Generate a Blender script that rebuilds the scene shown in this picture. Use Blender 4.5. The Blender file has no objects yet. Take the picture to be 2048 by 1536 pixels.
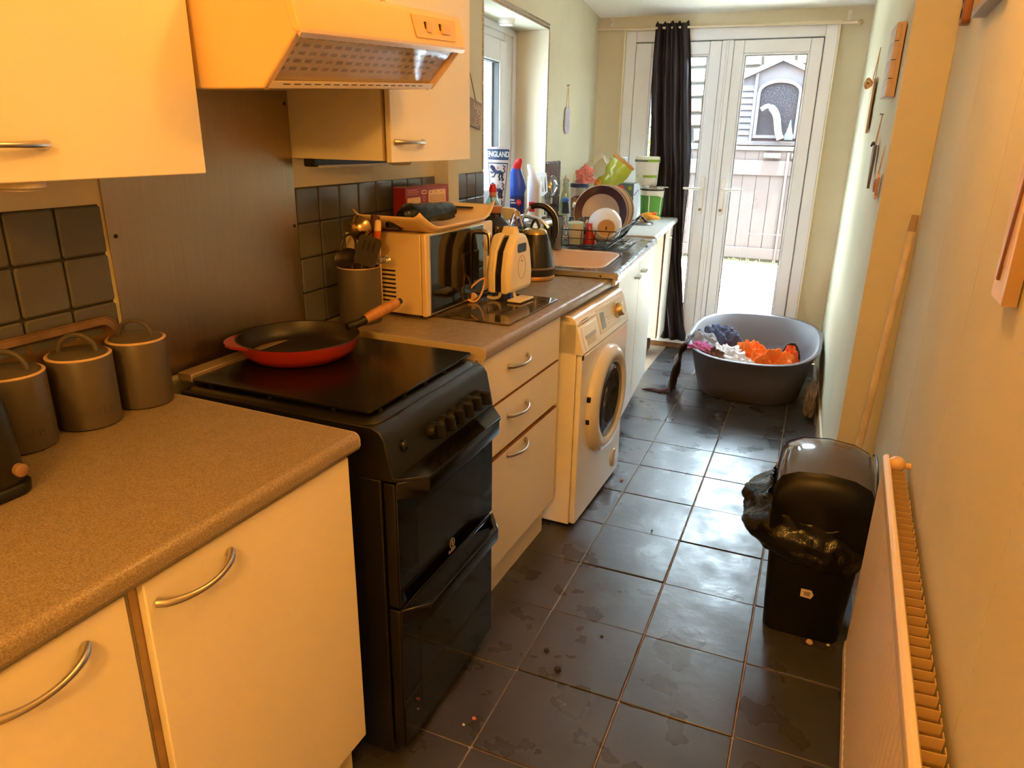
import bpy, bmesh, math, random
from mathutils import Vector, Matrix, noise
random.seed(7)
SC = bpy.context.scene
COL = SC.collection
# ------------------------------------------------------------------ camera
CAMPOS = Vector((0.6142, -1.2405, 1.4439))
RIGHT = Vector((0.920, 0.392, 0.016)); DOWN = Vector((0.143, -0.295, -0.945)); FWD = Vector((-0.365, 0.871, -0.328))
FWD.normalize(); RIGHT = (RIGHT - FWD * RIGHT.dot(FWD)).normalized(); UP = RIGHT.cross(FWD).normalized()
cd = bpy.data.cameras.new('camera'); cam = bpy.data.objects.new('camera', cd); COL.objects.link(cam)
cd.sensor_width = 36.0; cd.lens = 1418.45 / 2048 * 36.0; cd.clip_start = 0.02; cd.clip_end = 200
cam.matrix_world = Matrix(((RIGHT.x, UP.x, -FWD.x, CAMPOS.x), (RIGHT.y, UP.y, -FWD.y, CAMPOS.y), (RIGHT.z, UP.z, -FWD.z, CAMPOS.z), (0, 0, 0, 1)))
SC.camera = cam
# ------------------------------------------------------------------ world, sun, lamp, exposure
w = bpy.data.worlds.new('overcast_sky'); SC.world = w; w.use_nodes = True
bg = w.node_tree.nodes['Background']; bg.inputs[0].default_value = (0.76, 0.88, 1.0, 1); bg.inputs[1].default_value = 34.0
sd = bpy.data.lights.new('sun', 'SUN'); sd.energy = 62.0; sd.angle = math.radians(2); sd.color = (1, 0.98, 0.95)
so = bpy.data.objects.new('sun', sd); COL.objects.link(so); so.rotation_euler = Vector((0.10, -0.12, 0.98)).to_track_quat('Z', 'Y').to_euler()
for nm, loc, pw in (('ceiling_bulb_rear', (0.60, -2.3, 1.92), 47.0), ('ceiling_bulb_front', (0.50, 0.15, 2.12), 10.5)):
    ld = bpy.data.lights.new(nm, 'POINT'); ld.energy = pw; ld.color = (1.0, 0.45, 0.08); ld.shadow_soft_size = 0.06
    lo = bpy.data.objects.new(nm, ld); COL.objects.link(lo); lo.location = loc
SC.view_settings.view_transform = 'Standard'; SC.view_settings.look = 'None'
SC.view_settings.exposure = 0.6; SC.view_settings.gamma = 1.0; SC.view_settings.use_curve_mapping = False
SC.cycles.use_denoising = True
SC.cycles.max_bounces = 10; SC.cycles.diffuse_bounces = 5; SC.cycles.glossy_bounces = 5; SC.cycles.transmission_bounces = 8; SC.cycles.transparent_max_bounces = 12
SC.cycles.sample_clamp_indirect = 60.0; SC.cycles.caustics_reflective = False; SC.cycles.caustics_refractive = False

# ------------------------------------------------------------------ helpers: materials
def lin(c):
    o = []
    for v in c[:3]:
        v = v / 255.0
        o.append(v / 12.92 if v <= 0.04045 else ((v + 0.055) / 1.055) ** 2.4)
    return (*o, 1.0)
MATS = {}
def mat(name, col, rough=0.5, metal=0.0, spec=0.5, var=0.0, vscale=6.0, bump=0.0, bscale=80.0, coat=0.0, stretch=None, col2=None, rvar=0.0, rscale=5.0, vdetail=3.0, world=False):
    if name in MATS: return MATS[name]
    m = bpy.data.materials.new(name); m.use_nodes = True; MATS[name] = m
    nt = m.node_tree; b = nt.nodes['Principled BSDF']; L = nt.links.new
    c = lin(col)
    b.inputs['Base Color'].default_value = c; b.inputs['Roughness'].default_value = rough; b.inputs['Metallic'].default_value = metal
    b.inputs['Specular IOR Level'].default_value = spec
    if coat: b.inputs['Coat Weight'].default_value = coat; b.inputs['Coat Roughness'].default_value = 0.08
    if var or bump or rvar:
        tc = nt.nodes.new('ShaderNodeNewGeometry' if world else 'ShaderNodeTexCoord'); mp = nt.nodes.new('ShaderNodeMapping'); L(tc.outputs['Position' if world else 'Object'], mp.inputs[0])
        if stretch: mp.inputs['Scale'].default_value = stretch
    if var:
        n = nt.nodes.new('ShaderNodeTexNoise'); n.inputs['Scale'].default_value = vscale; n.inputs['Detail'].default_value = vdetail; L(mp.outputs[0], n.inputs['Vector'])
        r = nt.nodes.new('ShaderNodeValToRGB'); L(n.outputs['Fac'], r.inputs[0])
        c2 = lin(col2) if col2 else tuple(max(0, v * (1 - var)) for v in c[:3]) + (1,)
        c3 = c if col2 else tuple(min(1, v * (1 + var * 0.6)) for v in c[:3]) + (1,)
        r.color_ramp.elements[0].position = 0.3; r.color_ramp.elements[1].position = 0.7
        r.color_ramp.elements[0].color = c2; r.color_ramp.elements[1].color = c3
        L(r.outputs[0], b.inputs['Base Color'])
    if rvar:
        n = nt.nodes.new('ShaderNodeTexNoise'); n.inputs['Scale'].default_value = rscale; n.inputs['Detail'].default_value = 4; L(mp.outputs[0], n.inputs['Vector'])
        mr = nt.nodes.new('ShaderNodeMapRange'); L(n.outputs['Fac'], mr.inputs[0]); mr.inputs[1].default_value = 0.35; mr.inputs[2].default_value = 0.65
        mr.inputs[3].default_value = max(0.02, rough - rvar); mr.inputs[4].default_value = min(1, rough + rvar); L(mr.outputs[0], b.inputs['Roughness'])
    if bump:
        n = nt.nodes.new('ShaderNodeTexNoise'); n.inputs['Scale'].default_value = bscale; n.inputs['Detail'].default_value = 3; L(mp.outputs[0], n.inputs['Vector'])
        bp = nt.nodes.new('ShaderNodeBump'); bp.inputs['Strength'].default_value = bump; bp.inputs['Distance'].default_value = 0.004; L(n.outputs['Fac'], bp.inputs['Height']); L(bp.outputs[0], b.inputs['Normal'])
    return m
def glass(name, tint=(255, 255, 255), rough=0.02, ior=1.45, extra=0.0, gloss=(255, 255, 255)):
    if name in MATS: return MATS[name]
    m = bpy.data.materials.new(name); m.use_nodes = True; MATS[name] = m
    nt = m.node_tree; nt.nodes.clear(); L = nt.links.new
    o = nt.nodes.new('ShaderNodeOutputMaterial'); t = nt.nodes.new('ShaderNodeBsdfTransparent'); g = nt.nodes.new('ShaderNodeBsdfGlossy'); x = nt.nodes.new('ShaderNodeMixShader')
    t.inputs[0].default_value = lin(tint); g.inputs['Roughness'].default_value = rough; g.inputs[0].default_value = lin(gloss)
    f = nt.nodes.new('ShaderNodeFresnel'); ge = nt.nodes.new('ShaderNodeNewGeometry'); mr = nt.nodes.new('ShaderNodeMapRange'); mr.inputs[3].default_value = ior; mr.inputs[4].default_value = 1 / ior
    L(ge.outputs['Backfacing'], mr.inputs[0]); L(mr.outputs[0], f.inputs[0])   # same reflectance from both sides of a thin sheet
    a = nt.nodes.new('ShaderNodeMath'); a.operation = 'ADD'; a.inputs[1].default_value = extra; a.use_clamp = True
    L(f.outputs[0], a.inputs[0]); L(a.outputs[0], x.inputs[0]); L(t.outputs[0], x.inputs[1]); L(g.outputs[0], x.inputs[2]); L(x.outputs[0], o.inputs[0])
    return m
def hazy(name, col, diff=0.4, rough=0.1):
    m = glass(name, (255, 250, 240), rough, 1.5, 0.05); nt = m.node_tree; L = nt.links.new
    o = next(n for n in nt.nodes if n.type == 'OUTPUT_MATERIAL'); src = o.inputs[0].links[0].from_socket
    d = nt.nodes.new('ShaderNodeBsdfDiffuse'); d.inputs[0].default_value = lin(col); x = nt.nodes.new('ShaderNodeMixShader'); x.inputs[0].default_value = diff
    L(src, x.inputs[1]); L(d.outputs[0], x.inputs[2]); L(x.outputs[0], o.inputs[0]); return m
# ------------------------------------------------------------------ helpers: meshes
class MB:
    def __init__(s, xf=None): s.v = []; s.f = []; s.xf = xf or Matrix.Identity(4)
    def add(s, vs, fs):
        k = len(s.v); s.v += [s.xf @ Vector(p) for p in vs]; s.f += [tuple(i + k for i in f) for f in fs]; return s
    def box(s, x0, x1, y0, y1, z0, z1):
        return s.add([(x0, y0, z0), (x1, y0, z0), (x1, y1, z0), (x0, y1, z0), (x0, y0, z1), (x1, y0, z1), (x1, y1, z1), (x0, y1, z1)],
                     [(0, 3, 2, 1), (4, 5, 6, 7), (0, 1, 5, 4), (1, 2, 6, 5), (2, 3, 7, 6), (3, 0, 4, 7)])
    def prism(s, poly, ax, a, b):
        n = len(poly)
        def P(p, t): return {'x': (t, p[0], p[1]), 'y': (p[0], t, p[1]), 'z': (p[0], p[1], t)}[ax]
        return s.add([P(p, a) for p in poly] + [P(p, b) for p in poly], [tuple(range(n - 1, -1, -1)), tuple(range(n, 2 * n))] + [(i, (i + 1) % n, n + (i + 1) % n, n + i) for i in range(n)])
    def loft(s, rings, cap0=True, cap1=True, closed=True):
        n = len(rings[0]); vs = [p for r in rings for p in r]; fs = []
        for k in range(len(rings) - 1):
            for i in range(n if closed else n - 1):
                j = (i + 1) % n; fs.append((k * n + i, k * n + j, (k + 1) * n + j, (k + 1) * n + i))
        if cap0: fs.append(tuple(range(n - 1, -1, -1)))
        if cap1: fs.append(tuple((len(rings) - 1) * n + i for i in range(n)))
        return s.add(vs, fs)
    def lathe(s, prof, n=24, cx=0, cy=0, cap0=True, cap1=True, sx=1, sy=1):
        return s.loft([[(cx + r * sx * math.cos(2 * math.pi * i / n), cy + r * sy * math.sin(2 * math.pi * i / n), z) for i in range(n)] for r, z in prof], cap0, cap1)
    def tube(s, path, r, n=8, caps=True, closed=False):
        P = [Vector(p) for p in path]; m = len(P); rings = []; prev = None
        for i in range(m):
            if closed: t = P[(i + 1) % m] - P[i - 1]
            else: t = P[min(i + 1, m - 1)] - P[max(i - 1, 0)]
            t.normalize()
            if prev is None:
                a = Vector((0, 0, 1)) if abs(t.z) < 0.9 else Vector((1, 0, 0)); u = t.cross(a).normalized()
            else:
                u = (prev - t * prev.dot(t)).normalized()
            prev = u; v = t.cross(u); rr = r[i] if isinstance(r, (list, tuple)) else r
            rings.append([P[i] + (u * math.cos(2 * math.pi * k / n) + v * math.sin(2 * math.pi * k / n)) * rr for k in range(n)])
        if closed: rings.append(rings[0]); return s.loft(rings, False, False)
        return s.loft(rings, caps, caps)
    def grid(s, fn, nu, nv):
        vs = [fn(i / nu, j / nv) for j in range(nv + 1) for i in range(nu + 1)]
        return s.add(vs, [(j * (nu + 1) + i, j * (nu + 1) + i + 1, (j + 1) * (nu + 1) + i + 1, (j + 1) * (nu + 1) + i) for j in range(nv) for i in range(nu)])
    def ball(s, c, r, n=12, m=8):
        r = (r, r, r) if not isinstance(r, (list, tuple)) else r
        rings = []
        for j in range(1, m):
            a = math.pi * j / m
            rings.append([(c[0] + r[0] * math.sin(a) * math.cos(2 * math.pi * i / n), c[1] + r[1] * math.sin(a) * math.sin(2 * math.pi * i / n), c[2] - r[2] * math.cos(a)) for i in range(n)])
        return s.loft(rings, True, True)
def rrect(x0, x1, y0, y1, r, z=None, k=5):
    out = []
    for cx, cy, a0 in ((x1 - r, y1 - r, 0), (x0 + r, y1 - r, 90), (x0 + r, y0 + r, 180), (x1 - r, y0 + r, 270)):
        for i in range(k + 1):
            a = math.radians(a0 + 90 * i / k); p = (cx + r * math.cos(a), cy + r * math.sin(a)); out.append(p if z is None else (*p, z))
    return out
def arc(p0, p1, h, n=12, up=(0, 0, 1)):
    p0, p1, up = Vector(p0), Vector(p1), Vector(up)
    return [p0.lerp(p1, i / n) + up * h * math.sin(math.pi * i / n) for i in range(n + 1)]
def smoothpath(pts, k=6):
    P = [Vector(p) for p in pts]; out = []
    for i in range(len(P) - 1):
        a, b, c, d = P[max(i - 1, 0)], P[i], P[i + 1], P[min(i + 2, len(P) - 1)]
        for j in range(k):
            t = j / k; out.append(0.5 * ((2 * b) + (c - a) * t + (2 * a - 5 * b + 4 * c - d) * t * t + (3 * b - a - 3 * c + d) * t ** 3))
    out.append(P[-1]); return out
WM = {}
def mk(name, mb, m, bevel=0.0, smooth=40, seg=2, solid=0.0, sub=0):
    me = bpy.data.meshes.new(name); me.from_pydata([tuple(v) for v in mb.v], [], mb.f)
    bm = bmesh.new(); bm.from_mesh(me); bmesh.ops.recalc_face_normals(bm, faces=bm.faces); bm.to_mesh(me); bm.free()
    if smooth:
        me.polygons.foreach_set('use_smooth', [True] * len(me.polygons)); me.set_sharp_from_angle(angle=math.radians(smooth))
    me.materials.append(m)
    o = bpy.data.objects.new(name, me); COL.objects.link(o)
    if solid:
        md = o.modifiers.new('thick', 'SOLIDIFY'); md.thickness = solid; md.offset = 0
    if bevel:
        md = o.modifiers.new('bevel', 'BEVEL'); md.width = bevel; md.segments = seg; md.limit_method = 'ANGLE'; md.angle_limit = math.radians(35); md.harden_normals = False
    if sub:
        md = o.modifiers.new('sub', 'SUBSURF'); md.levels = sub; md.render_levels = sub
    return o
def part(name, mb, m, parent, world=False, **k):
    if world:
        inv = WM[parent].inverted(); mb.v = [inv @ v for v in mb.v]
    o = mk(name, mb, m, **k); o.parent = parent; WM[o] = WM[parent]; return o
def inst(src, name, parent, loc, rot=(0, 0, 0), scale=(1, 1, 1), m=None):
    o = bpy.data.objects.new(name, src.data); COL.objects.link(o); o.parent = parent; o.location = loc; o.rotation_euler = rot; o.scale = scale; WM[o] = WM[parent]
    for md in src.modifiers:
        n = o.modifiers.new(md.name, md.type)
        for at in ('width', 'segments', 'limit_method', 'angle_limit'):
            if hasattr(md, at): setattr(n, at, getattr(md, at))
    return o
def tag(o, label=None, cat=None, group=None, kind=None):
    if label: o['label'] = label
    if cat: o['category'] = cat
    if group: o['group'] = group
    if kind: o['kind'] = kind
    return o
def thing(name, label, cat, loc=(0, 0, 0), rz=0.0, group=None, rot=None):
    o = bpy.data.objects.new(name, None); COL.objects.link(o); o.empty_display_size = 0.05
    o.location = loc; o.rotation_euler = rot or (0, 0, rz)
    WM[o] = Matrix.LocRotScale(Vector(loc), o.rotation_euler.copy(), None)
    return tag(o, label, cat, group)
def single(name, mb, m, label, cat, loc=None, rz=0, group=None, **k):
    """a thing that is one mesh; mesh in local coordinates of loc"""
    o = mk(name, mb, m, **k)
    if loc is not None: o.location = loc; o.rotation_euler = (0, 0, rz)
    WM[o] = Matrix.LocRotScale(Vector(o.location), o.rotation_euler.copy(), None)
    return tag(o, label, cat, group)
def struct(name, mb, m, label=None, loc=None, rz=0, **k):
    o = mk(name, mb, m, **k)
    if loc is not None: o.location = loc; o.rotation_euler = (0, 0, rz)
    WM[o] = Matrix.LocRotScale(Vector(o.location), o.rotation_euler.copy(), None)
    return tag(o, label, None, None, 'structure')
def sthing(name, label, loc=(0, 0, 0), rz=0):
    o = thing(name, label, None, loc, rz); o['kind'] = 'structure'; return o
def text_mb(txt, size, origin, right, up, depth=0.0006, align='CENTER', bold=0.0, sx=1.0):
    cu = bpy.data.curves.new('t', 'FONT'); cu.body = txt; cu.size = size; cu.align_x = align; cu.align_y = 'CENTER'; cu.extrude = depth; cu.offset = bold; cu.resolution_u = 2
    ob = bpy.data.objects.new('t', cu); COL.objects.link(ob); dg = bpy.context.evaluated_depsgraph_get(); dg.update()
    me = bpy.data.meshes.new_from_object(ob.evaluated_get(dg)); r = Vector(right).normalized(); u = Vector(up).normalized(); n = r.cross(u)
    mb = MB(); o = Vector(origin); mb.v = [o + r * v.co.x * sx + u * v.co.y + n * v.co.z for v in me.vertices]; mb.f = [tuple(p.vertices) for p in me.polygons]
    bpy.data.objects.remove(ob); bpy.data.curves.remove(cu); bpy.data.meshes.remove(me); return mb
def nz(x, y, z=0.0): return noise.noise(Vector((x, y, z)))
# frame of the extension's left wall (turned 4.4 degrees against the floor tiles): d out from the wall, y along it
AF = math.radians(4.4); OF = Vector((-0.745, 1.40, 0)); EX = Vector((math.cos(AF), math.sin(AF), 0)); EY = Vector((-math.sin(AF), math.cos(AF), 0))
def FP(d, y, z=0.0): return OF + EX * d + EY * y + Vector((0, 0, z))
# materials
WALL = mat('pale_green_paint', (219, 212, 187), 0.9, spec=0.1, var=0.05, vscale=2.5, bump=0.12, bscale=14)
CEIL = mat('textured_white_ceiling', (250, 248, 242), 0.9, bump=0.7, bscale=170, var=0.08, vscale=160)
CREAM = mat('cream_laminate', (243, 235, 217), 0.42, var=0.03, vscale=3, rvar=0.06)
CREAM2 = mat('grubby_cream_edge', (190, 162, 120), 0.6, var=0.2, vscale=20)
RAW = mat('raw_chipboard', (150, 100, 55), 0.8, var=0.3, vscale=60)
TOP = mat('speckled_worktop', (166, 150, 127), 0.36, var=0.5, vscale=380, col2=(116, 99, 80), rvar=0.08, rscale=40, bump=0.05, bscale=300)
STEEL = mat('brushed_steel', (178, 160, 138), 0.36, metal=1.0, var=0.08, vscale=5, stretch=(60, 60, 1.2), bump=0.12, bscale=9, rvar=0.06)
NICKEL = mat('satin_nickel', (200, 192, 180), 0.3, metal=1.0)
CHROME = mat('chrome', (225, 225, 225), 0.08, metal=1.0)
UPVC = mat('white_upvc', (228, 231, 238), 0.35, var=0.02, vscale=4)
BLACKP = mat('black_plastic', (17, 16, 16), 0.45, spec=0.35)
BLACKG = mat('black_gloss_glass', (8, 8, 10), 0.06, spec=0.6)
BLACKE = mat('black_enamel', (16, 14, 13), 0.38, spec=0.4, bump=0.03, bscale=200)
WHITEP = mat('white_plastic', (232, 228, 218), 0.4)
WOOD = mat('pale_wood', (205, 165, 115), 0.55, var=0.2, vscale=8, stretch=(1, 1, 8))
PANE = glass('window_pane', (244, 250, 250), 0.0, 1.45)
CLEAR = glass('clear_plastic', (236, 242, 240), 0.06, 1.5, 0.05)
# ================================================================== the setting
def wallX(Y): return 0.885 + 0.03 * Y          # near right wall
def wallR(Y): return 0.845 - 0.028 * Y         # far right wall (after the step)
# floor: slab (grout) with every tile its own piece
GROUT = mat('floor_grout', (168, 150, 132), 0.85, var=0.2, vscale=30)
SLATE = mat('slate_floor_tile', (67, 65, 70), 0.33, spec=0.62, var=0.25, vscale=4, bump=0.22, bscale=26, rvar=0.10, rscale=6, world=True)
fl = struct('floor', MB().box(-0.745, 1.1, -3.6, 3.9, -0.06, -0.0035), GROUT, 'dark slate grey floor tiles with pale grout lines', smooth=0)
TX, TY, GR = 0.3, 0.298, 0.0035
lifts = {(0, 0): (0.0015, 0.3), (1, 0): (0.0, 0.2), (1, 3): (-0.0015, 0.5), (0, 3): (0.003, -0.25), (1, 1): (0.002, 0.1), (0, 1): (0.003, 0.3), (1, 4): (0.002, 0.0)}
for j in range(-3, 14):
    for i in range(-1, 3):
        x0, x1, y0, y1 = i * TX + GR / 2, (i + 1) * TX - GR / 2, j * TY + GR / 2, (j + 1) * TY - GR / 2
        if i == 2: x1 = min(x1, (wallR(y1) if y1 > 1.6 else wallX(y0)) - 0.012)
        y1 = min(y1, 3.868)
        if y1 - y0 < 0.02: continue
        cx, cy = (x0 + x1) / 2, (y0 + y1) / 2; hx, hy = (x1 - x0) / 2, (y1 - y0) / 2
        mb = MB(); rs = random.Random(i * 31 + j)
        mb.loft([rrect(-hx, hx, -hy, hy, 0.003, -0.012, 1), rrect(-hx, hx, -hy, hy, 0.003, -0.0012, 1), rrect(-hx + 0.0025, hx - 0.0025, -hy + 0.0025, hy - 0.0025, 0.003, 0.0, 1)])
        o = mk('floor_tile', mb, SLATE, smooth=12); o.parent = fl
        dz, tl = lifts.get((i, j), (rs.uniform(-0.0008, 0.0008), rs.uniform(-0.15, 0.15)))
        o.location = (cx, cy, dz); o.rotation_euler = (math.radians(tl * 0.6), math.radians(rs.uniform(-0.12, 0.12)), 0)
# left wall of the old kitchen, with the nib where the extension begins
struct('wall_left', MB().box(-0.86, -0.745, -3.6, 1.29, 0, 2.42).box(-0.86, -0.682, 1.207, 1.29, 0, 2.42), WALL, 'pale painted kitchen wall behind cooker and cupboards', smooth=0, bevel=0.003)
W0, W1, WZ0, WZ1 = 0.29, 1.262, 1.03, 1.985
wf = MB(); wf.box(-0.26, 0, -0.12, W0, 0, 2.42); wf.box(-0.26, 0, W1, 2.52, 0, 2.42); wf.box(-0.26, 0, W0, W1, 0, WZ0 - 0.02); wf.box(-0.26, 0, W0, W1, WZ1, 2.42)
struct('wall_extension', wf, WALL, 'pale extension wall with the deep window reveal', loc=OF, rz=AF, smooth=0)
we = MB(); we.box(-1.3, -0.745, 3.9, 4.06, 0, 2.42); we.box(0.565, 1.1, 3.9, 4.06, 0, 2.42); we.box(-0.745, 0.565, 3.9, 4.06, 2.13, 2.42)
struct('wall_end', we, WALL, 'pale end wall around the double glazed doors', smooth=0)
struct('wall_right', MB().prism([(wallR(1.6), 1.6), (1.1, 1.6), (1.1, 3.9), (wallR(3.9), 3.9)], 'z', 0, 2.42), WALL, 'pale painted wall beyond the step', smooth=0, bevel=0.004)
# near right wall: plaster boards with open joints, each board a piece
wn = struct('wall_right_near', MB().prism([(wallX(-3.6) + 0.012, -3.6), (wallX(1.6) + 0.012, 1.6), (1.1, 1.6), (1.1, -3.6)], 'z', 0, 2.42), WALL, 'boarded wall behind the radiator', smooth=0)
joints = [-3.6, -2.2, -1.55, -0.95, -0.33, 0.278, 0.84, 1.6]
for a, b in zip(joints[:-1], joints[1:]):
    mb = MB().prism([(wallX(a), a + 0.0012), (wallX(b), b - 0.0012), (wallX(b) + 0.0115, b - 0.0012), (wallX(a) + 0.0115, a + 0.0012)], 'z', 0.0, 2.42)
    part('wall_board', mb, WALL, wn, smooth=0)
struct('wall_back', MB().box(-0.86, 1.1, -3.72, -3.6, 0, 2.42), WALL, 'pale wall behind the viewer', smooth=0)
cm = MB().prism([(-3.72, 2.36), (1.3, 2.36), (3.92, 2.215), (4.06, 2.215), (4.06, 2.6), (-3.72, 2.6)], 'x', -1.3, 1.1)
struct('ceiling', cm, CEIL, 'white stippled ceiling', smooth=0)
BASEB = mat('painted_skirting', (214, 196, 160), 0.5, var=0.2, vscale=8)
mb = MB().prism([(wallR(1.62) - 0.010, 1.62), (wallR(1.62), 1.62), (wallR(3.88), 3.88), (wallR(3.88) - 0.010, 3.88)], 'z', 0, 0.09)
struct('baseboard_right', mb, BASEB, 'thin painted skirting along the far right wall', bevel=0.002)
mb = MB().box(0.566, 0.725, 3.886, 3.9, 0, 0.08)
struct('baseboard_end', mb, BASEB, 'short painted skirting right of the glazed doors', bevel=0.002)
# threshold under the doors: worn wood
RAWW = mat('worn_threshold_wood', (132, 96, 60), 0.85, var=0.5, vscale=14, bump=0.5, bscale=30)
struct('trim_1', MB().box(-0.86, 0.56, 3.872, 3.905, 0.0, 0.035), RAWW, 'worn wooden threshold below the glazed doors', bevel=0.004)
# ------------------------------------------------------------------ glazed double doors
SEAL = mat('grey_rubber_seal', (70, 68, 66), 0.6)
D = sthing('door_1', 'white double glazed garden doors with two leaves', (-0.09, 3.9, 0))
fr = MB(); yF, yB = 3.872, 3.955
fr.box(-0.742, -0.672, yF, yB, 0.035, 2.125).box(0.492, 0.562, yF, yB, 0.035, 2.125).box(-0.672, 0.492, yF, yB, 2.055, 2.125).box(-0.672, 0.492, yF, yB, 0.035, 0.075)
part('frame', fr, UPVC, D, world=True, bevel=0.004)
part('rebate', MB().box(-0.675, -0.655, 3.931, 3.954, 0.06, 2.07).box(0.475, 0.495, 3.931, 3.954, 0.06, 2.07).box(-0.675, 0.495, 3.931, 3.954, 2.035, 2.07).box(-0.675, 0.495, 3.931, 3.954, 0.06, 0.095).box(-0.125, -0.025, 3.931, 3.954, 0.06, 2.07), SEAL, D, world=True, smooth=0)
bd = MB(); bd.box(-0.752, -0.742, 3.855, 3.9, 0.035, 2.137).box(0.562, 0.572, 3.855, 3.9, 0.035, 2.137).box(-0.752, 0.572, 3.855, 3.9, 2.125, 2.137)
part('architrave', bd, mat('cream_bead', (236, 228, 204), 0.5), D, world=True, bevel=0.002)
def leaf(x0, x1, g0, g1, hx, lever, lab):
    m = MB(); z0, z1, gz0, gz1 = 0.082, 2.048, 0.2, 1.972
    m.box(x0, g0, 3.862, 3.93, z0, z1).box(g1, x1, 3.862, 3.93, z0, z1).box(g0, g1, 3.862, 3.93, z0, gz0).box(g0, g1, 3.862, 3.93, gz1, z1)
    L = part('leaf', m, UPVC, D, world=True, bevel=0.005); L['label'] = lab
    b = MB(); t = 0.012
    b.box(g0, g0 + t, 3.866, 3.9, gz0, gz1).box(g1 - t, g1, 3.866, 3.9, gz0, gz1).box(g0, g1, 3.866, 3.9, gz0, gz0 + t).box(g0, g1, 3.866, 3.9, gz1 - t, gz1)
    part('glazing_bead', b, UPVC, L, world=True, bevel=0.003)
    s = MB(); t = 0.016
    s.box(g0 + .010, g0 + t, 3.869, 3.9, gz0, gz1).box(g1 - t, g1 - .010, 3.869, 3.9, gz0, gz1).box(g0, g1, 3.869, 3.9, gz1 - t, gz1 - 0.010)
    part('seal', s, SEAL, L, world=True, smooth=0)
    part('pane', MB().box(g0 + 0.003, g1 - 0.003, 3.893, 3.899, gz0 + 0.003, gz1 - 0.003), PANE, L, world=True, smooth=0)
    h = MB(); h.prism([(p[0], p[1]) for p in rrect(hx - 0.014, hx + 0.014, 0.965, 1.215, 0.013)], 'y', 3.850, 3.862)
    h.tube([(hx, 3.852, 1.137), (hx, 3.815, 1.137), (hx + 0.012 * lever, 3.806, 1.138), (hx + 0.118 * lever, 3.806, 1.139)], 0.008, 8)
    H = part('handle', h, mat('white_handle', (228, 224, 218), 0.25), L, world=True, bevel=0.001)
    k = MB(); k.xf = Matrix.Translation((hx, 3.849, 1.0)) @ Matrix.Rotation(math.radians(90), 4, 'X'); k.lathe([(0.010, -0.002), (0.010, 0.003), (0.006, 0.004)], 14)
    part('lock_cylinder', k, mat('brass_dull', (130, 116, 88), 0.4, metal=0.8), L, world=True)
leaf(-0.668, -0.112, -0.562, -0.186, -0.148, -1, 'left leaf, partly hidden by the curtain')
leaf(-0.036, 0.488, 0.026, 0.418, -0.012, 1, 'right leaf with lever handle')
part('mullion', MB().box(-0.110, -0.038, 3.856, 3.93, 0.082, 2.05).box(-0.082, -0.066, 3.848, 3.86, 0.082, 2.05), UPVC, D, world=True, bevel=0.004)
# ------------------------------------------------------------------ window in the extension wall (frame F, d = -0.19)
Wn = sthing('window_1', 'white window set deep in the extension wall', FP(-0.19, (W0 + W1) / 2, WZ0), AF)
hw = (W1 - W0) / 2; hz = WZ1 - WZ0
YC = 1.085 - (W0 + W1) / 2          # where the opening casement meets the wide fixed frame
m = MB(); m.box(-0.06, 0, -hw, -hw + 0.055, 0, hz).box(-0.06, 0, YC + 0.004, hw, 0, hz).box(-0.06, 0, -hw + 0.055, YC + 0.004, hz - 0.07, hz).box(-0.06, 0, -hw + 0.055, YC + 0.004, 0, 0.05)
part('frame', m, UPVC, Wn, bevel=0.004)
part('frame_step', MB().box(0.0, 0.012, hw - 0.045, hw, 0, hz).box(0.0, 0.012, -hw, hw - 0.045, hz - 0.035, hz), UPVC, Wn, bevel=0.004)
a, b = -hw + 0.058, YC; t = 0.105; z0, z1 = 0.053, hz - 0.074
m = MB(); m.box(-0.045, 0.018, a, a + t, z0, z1).box(-0.045, 0.018, b - t, b, z0, z1).box(-0.045, 0.018, a + t, b - t, z0, z0 + t).box(-0.045, 0.018, a + t, b - t, z1 - t, z1)
S = part('casement', m, UPVC, Wn, bevel=0.006)
for y0_, y1_ in ((a + t - 0.002, a + t + 0.004), (b - t - 0.004, b - t + 0.002)): part('seal', MB().box(-0.03, 0.012, y0_, y1_, z0 + t, z1 - t), SEAL, S, smooth=0)
part('seal', MB().box(-0.03, 0.012, a + t, b - t, z1 - t - 0.004, z1 - t + 0.002), SEAL, S, smooth=0)
part('spacer', MB().box(-0.034, -0.020, b - t - 0.022, b - t - 0.004, z0 + t, z1 - t), mat('spacer_white', (214, 222, 228), 0.3), S, smooth=0)
part('pane', MB().box(-0.018, -0.014, a + t, b - t, z0 + t, z1 - t), PANE, S, smooth=0)
part('gasket', MB().box(-0.004, 0.002, YC, YC + 0.004, 0.05, hz - 0.07), SEAL, Wn, smooth=0)
struct('trim_10', MB().box(-0.2, 0.02, W0, W1, -0.022, 0.0), mat('white_tiled_sill', (222, 218, 208), 0.35), 'pale window sill', loc=FP(0, 0, WZ0), rz=AF, bevel=0.003)
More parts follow.
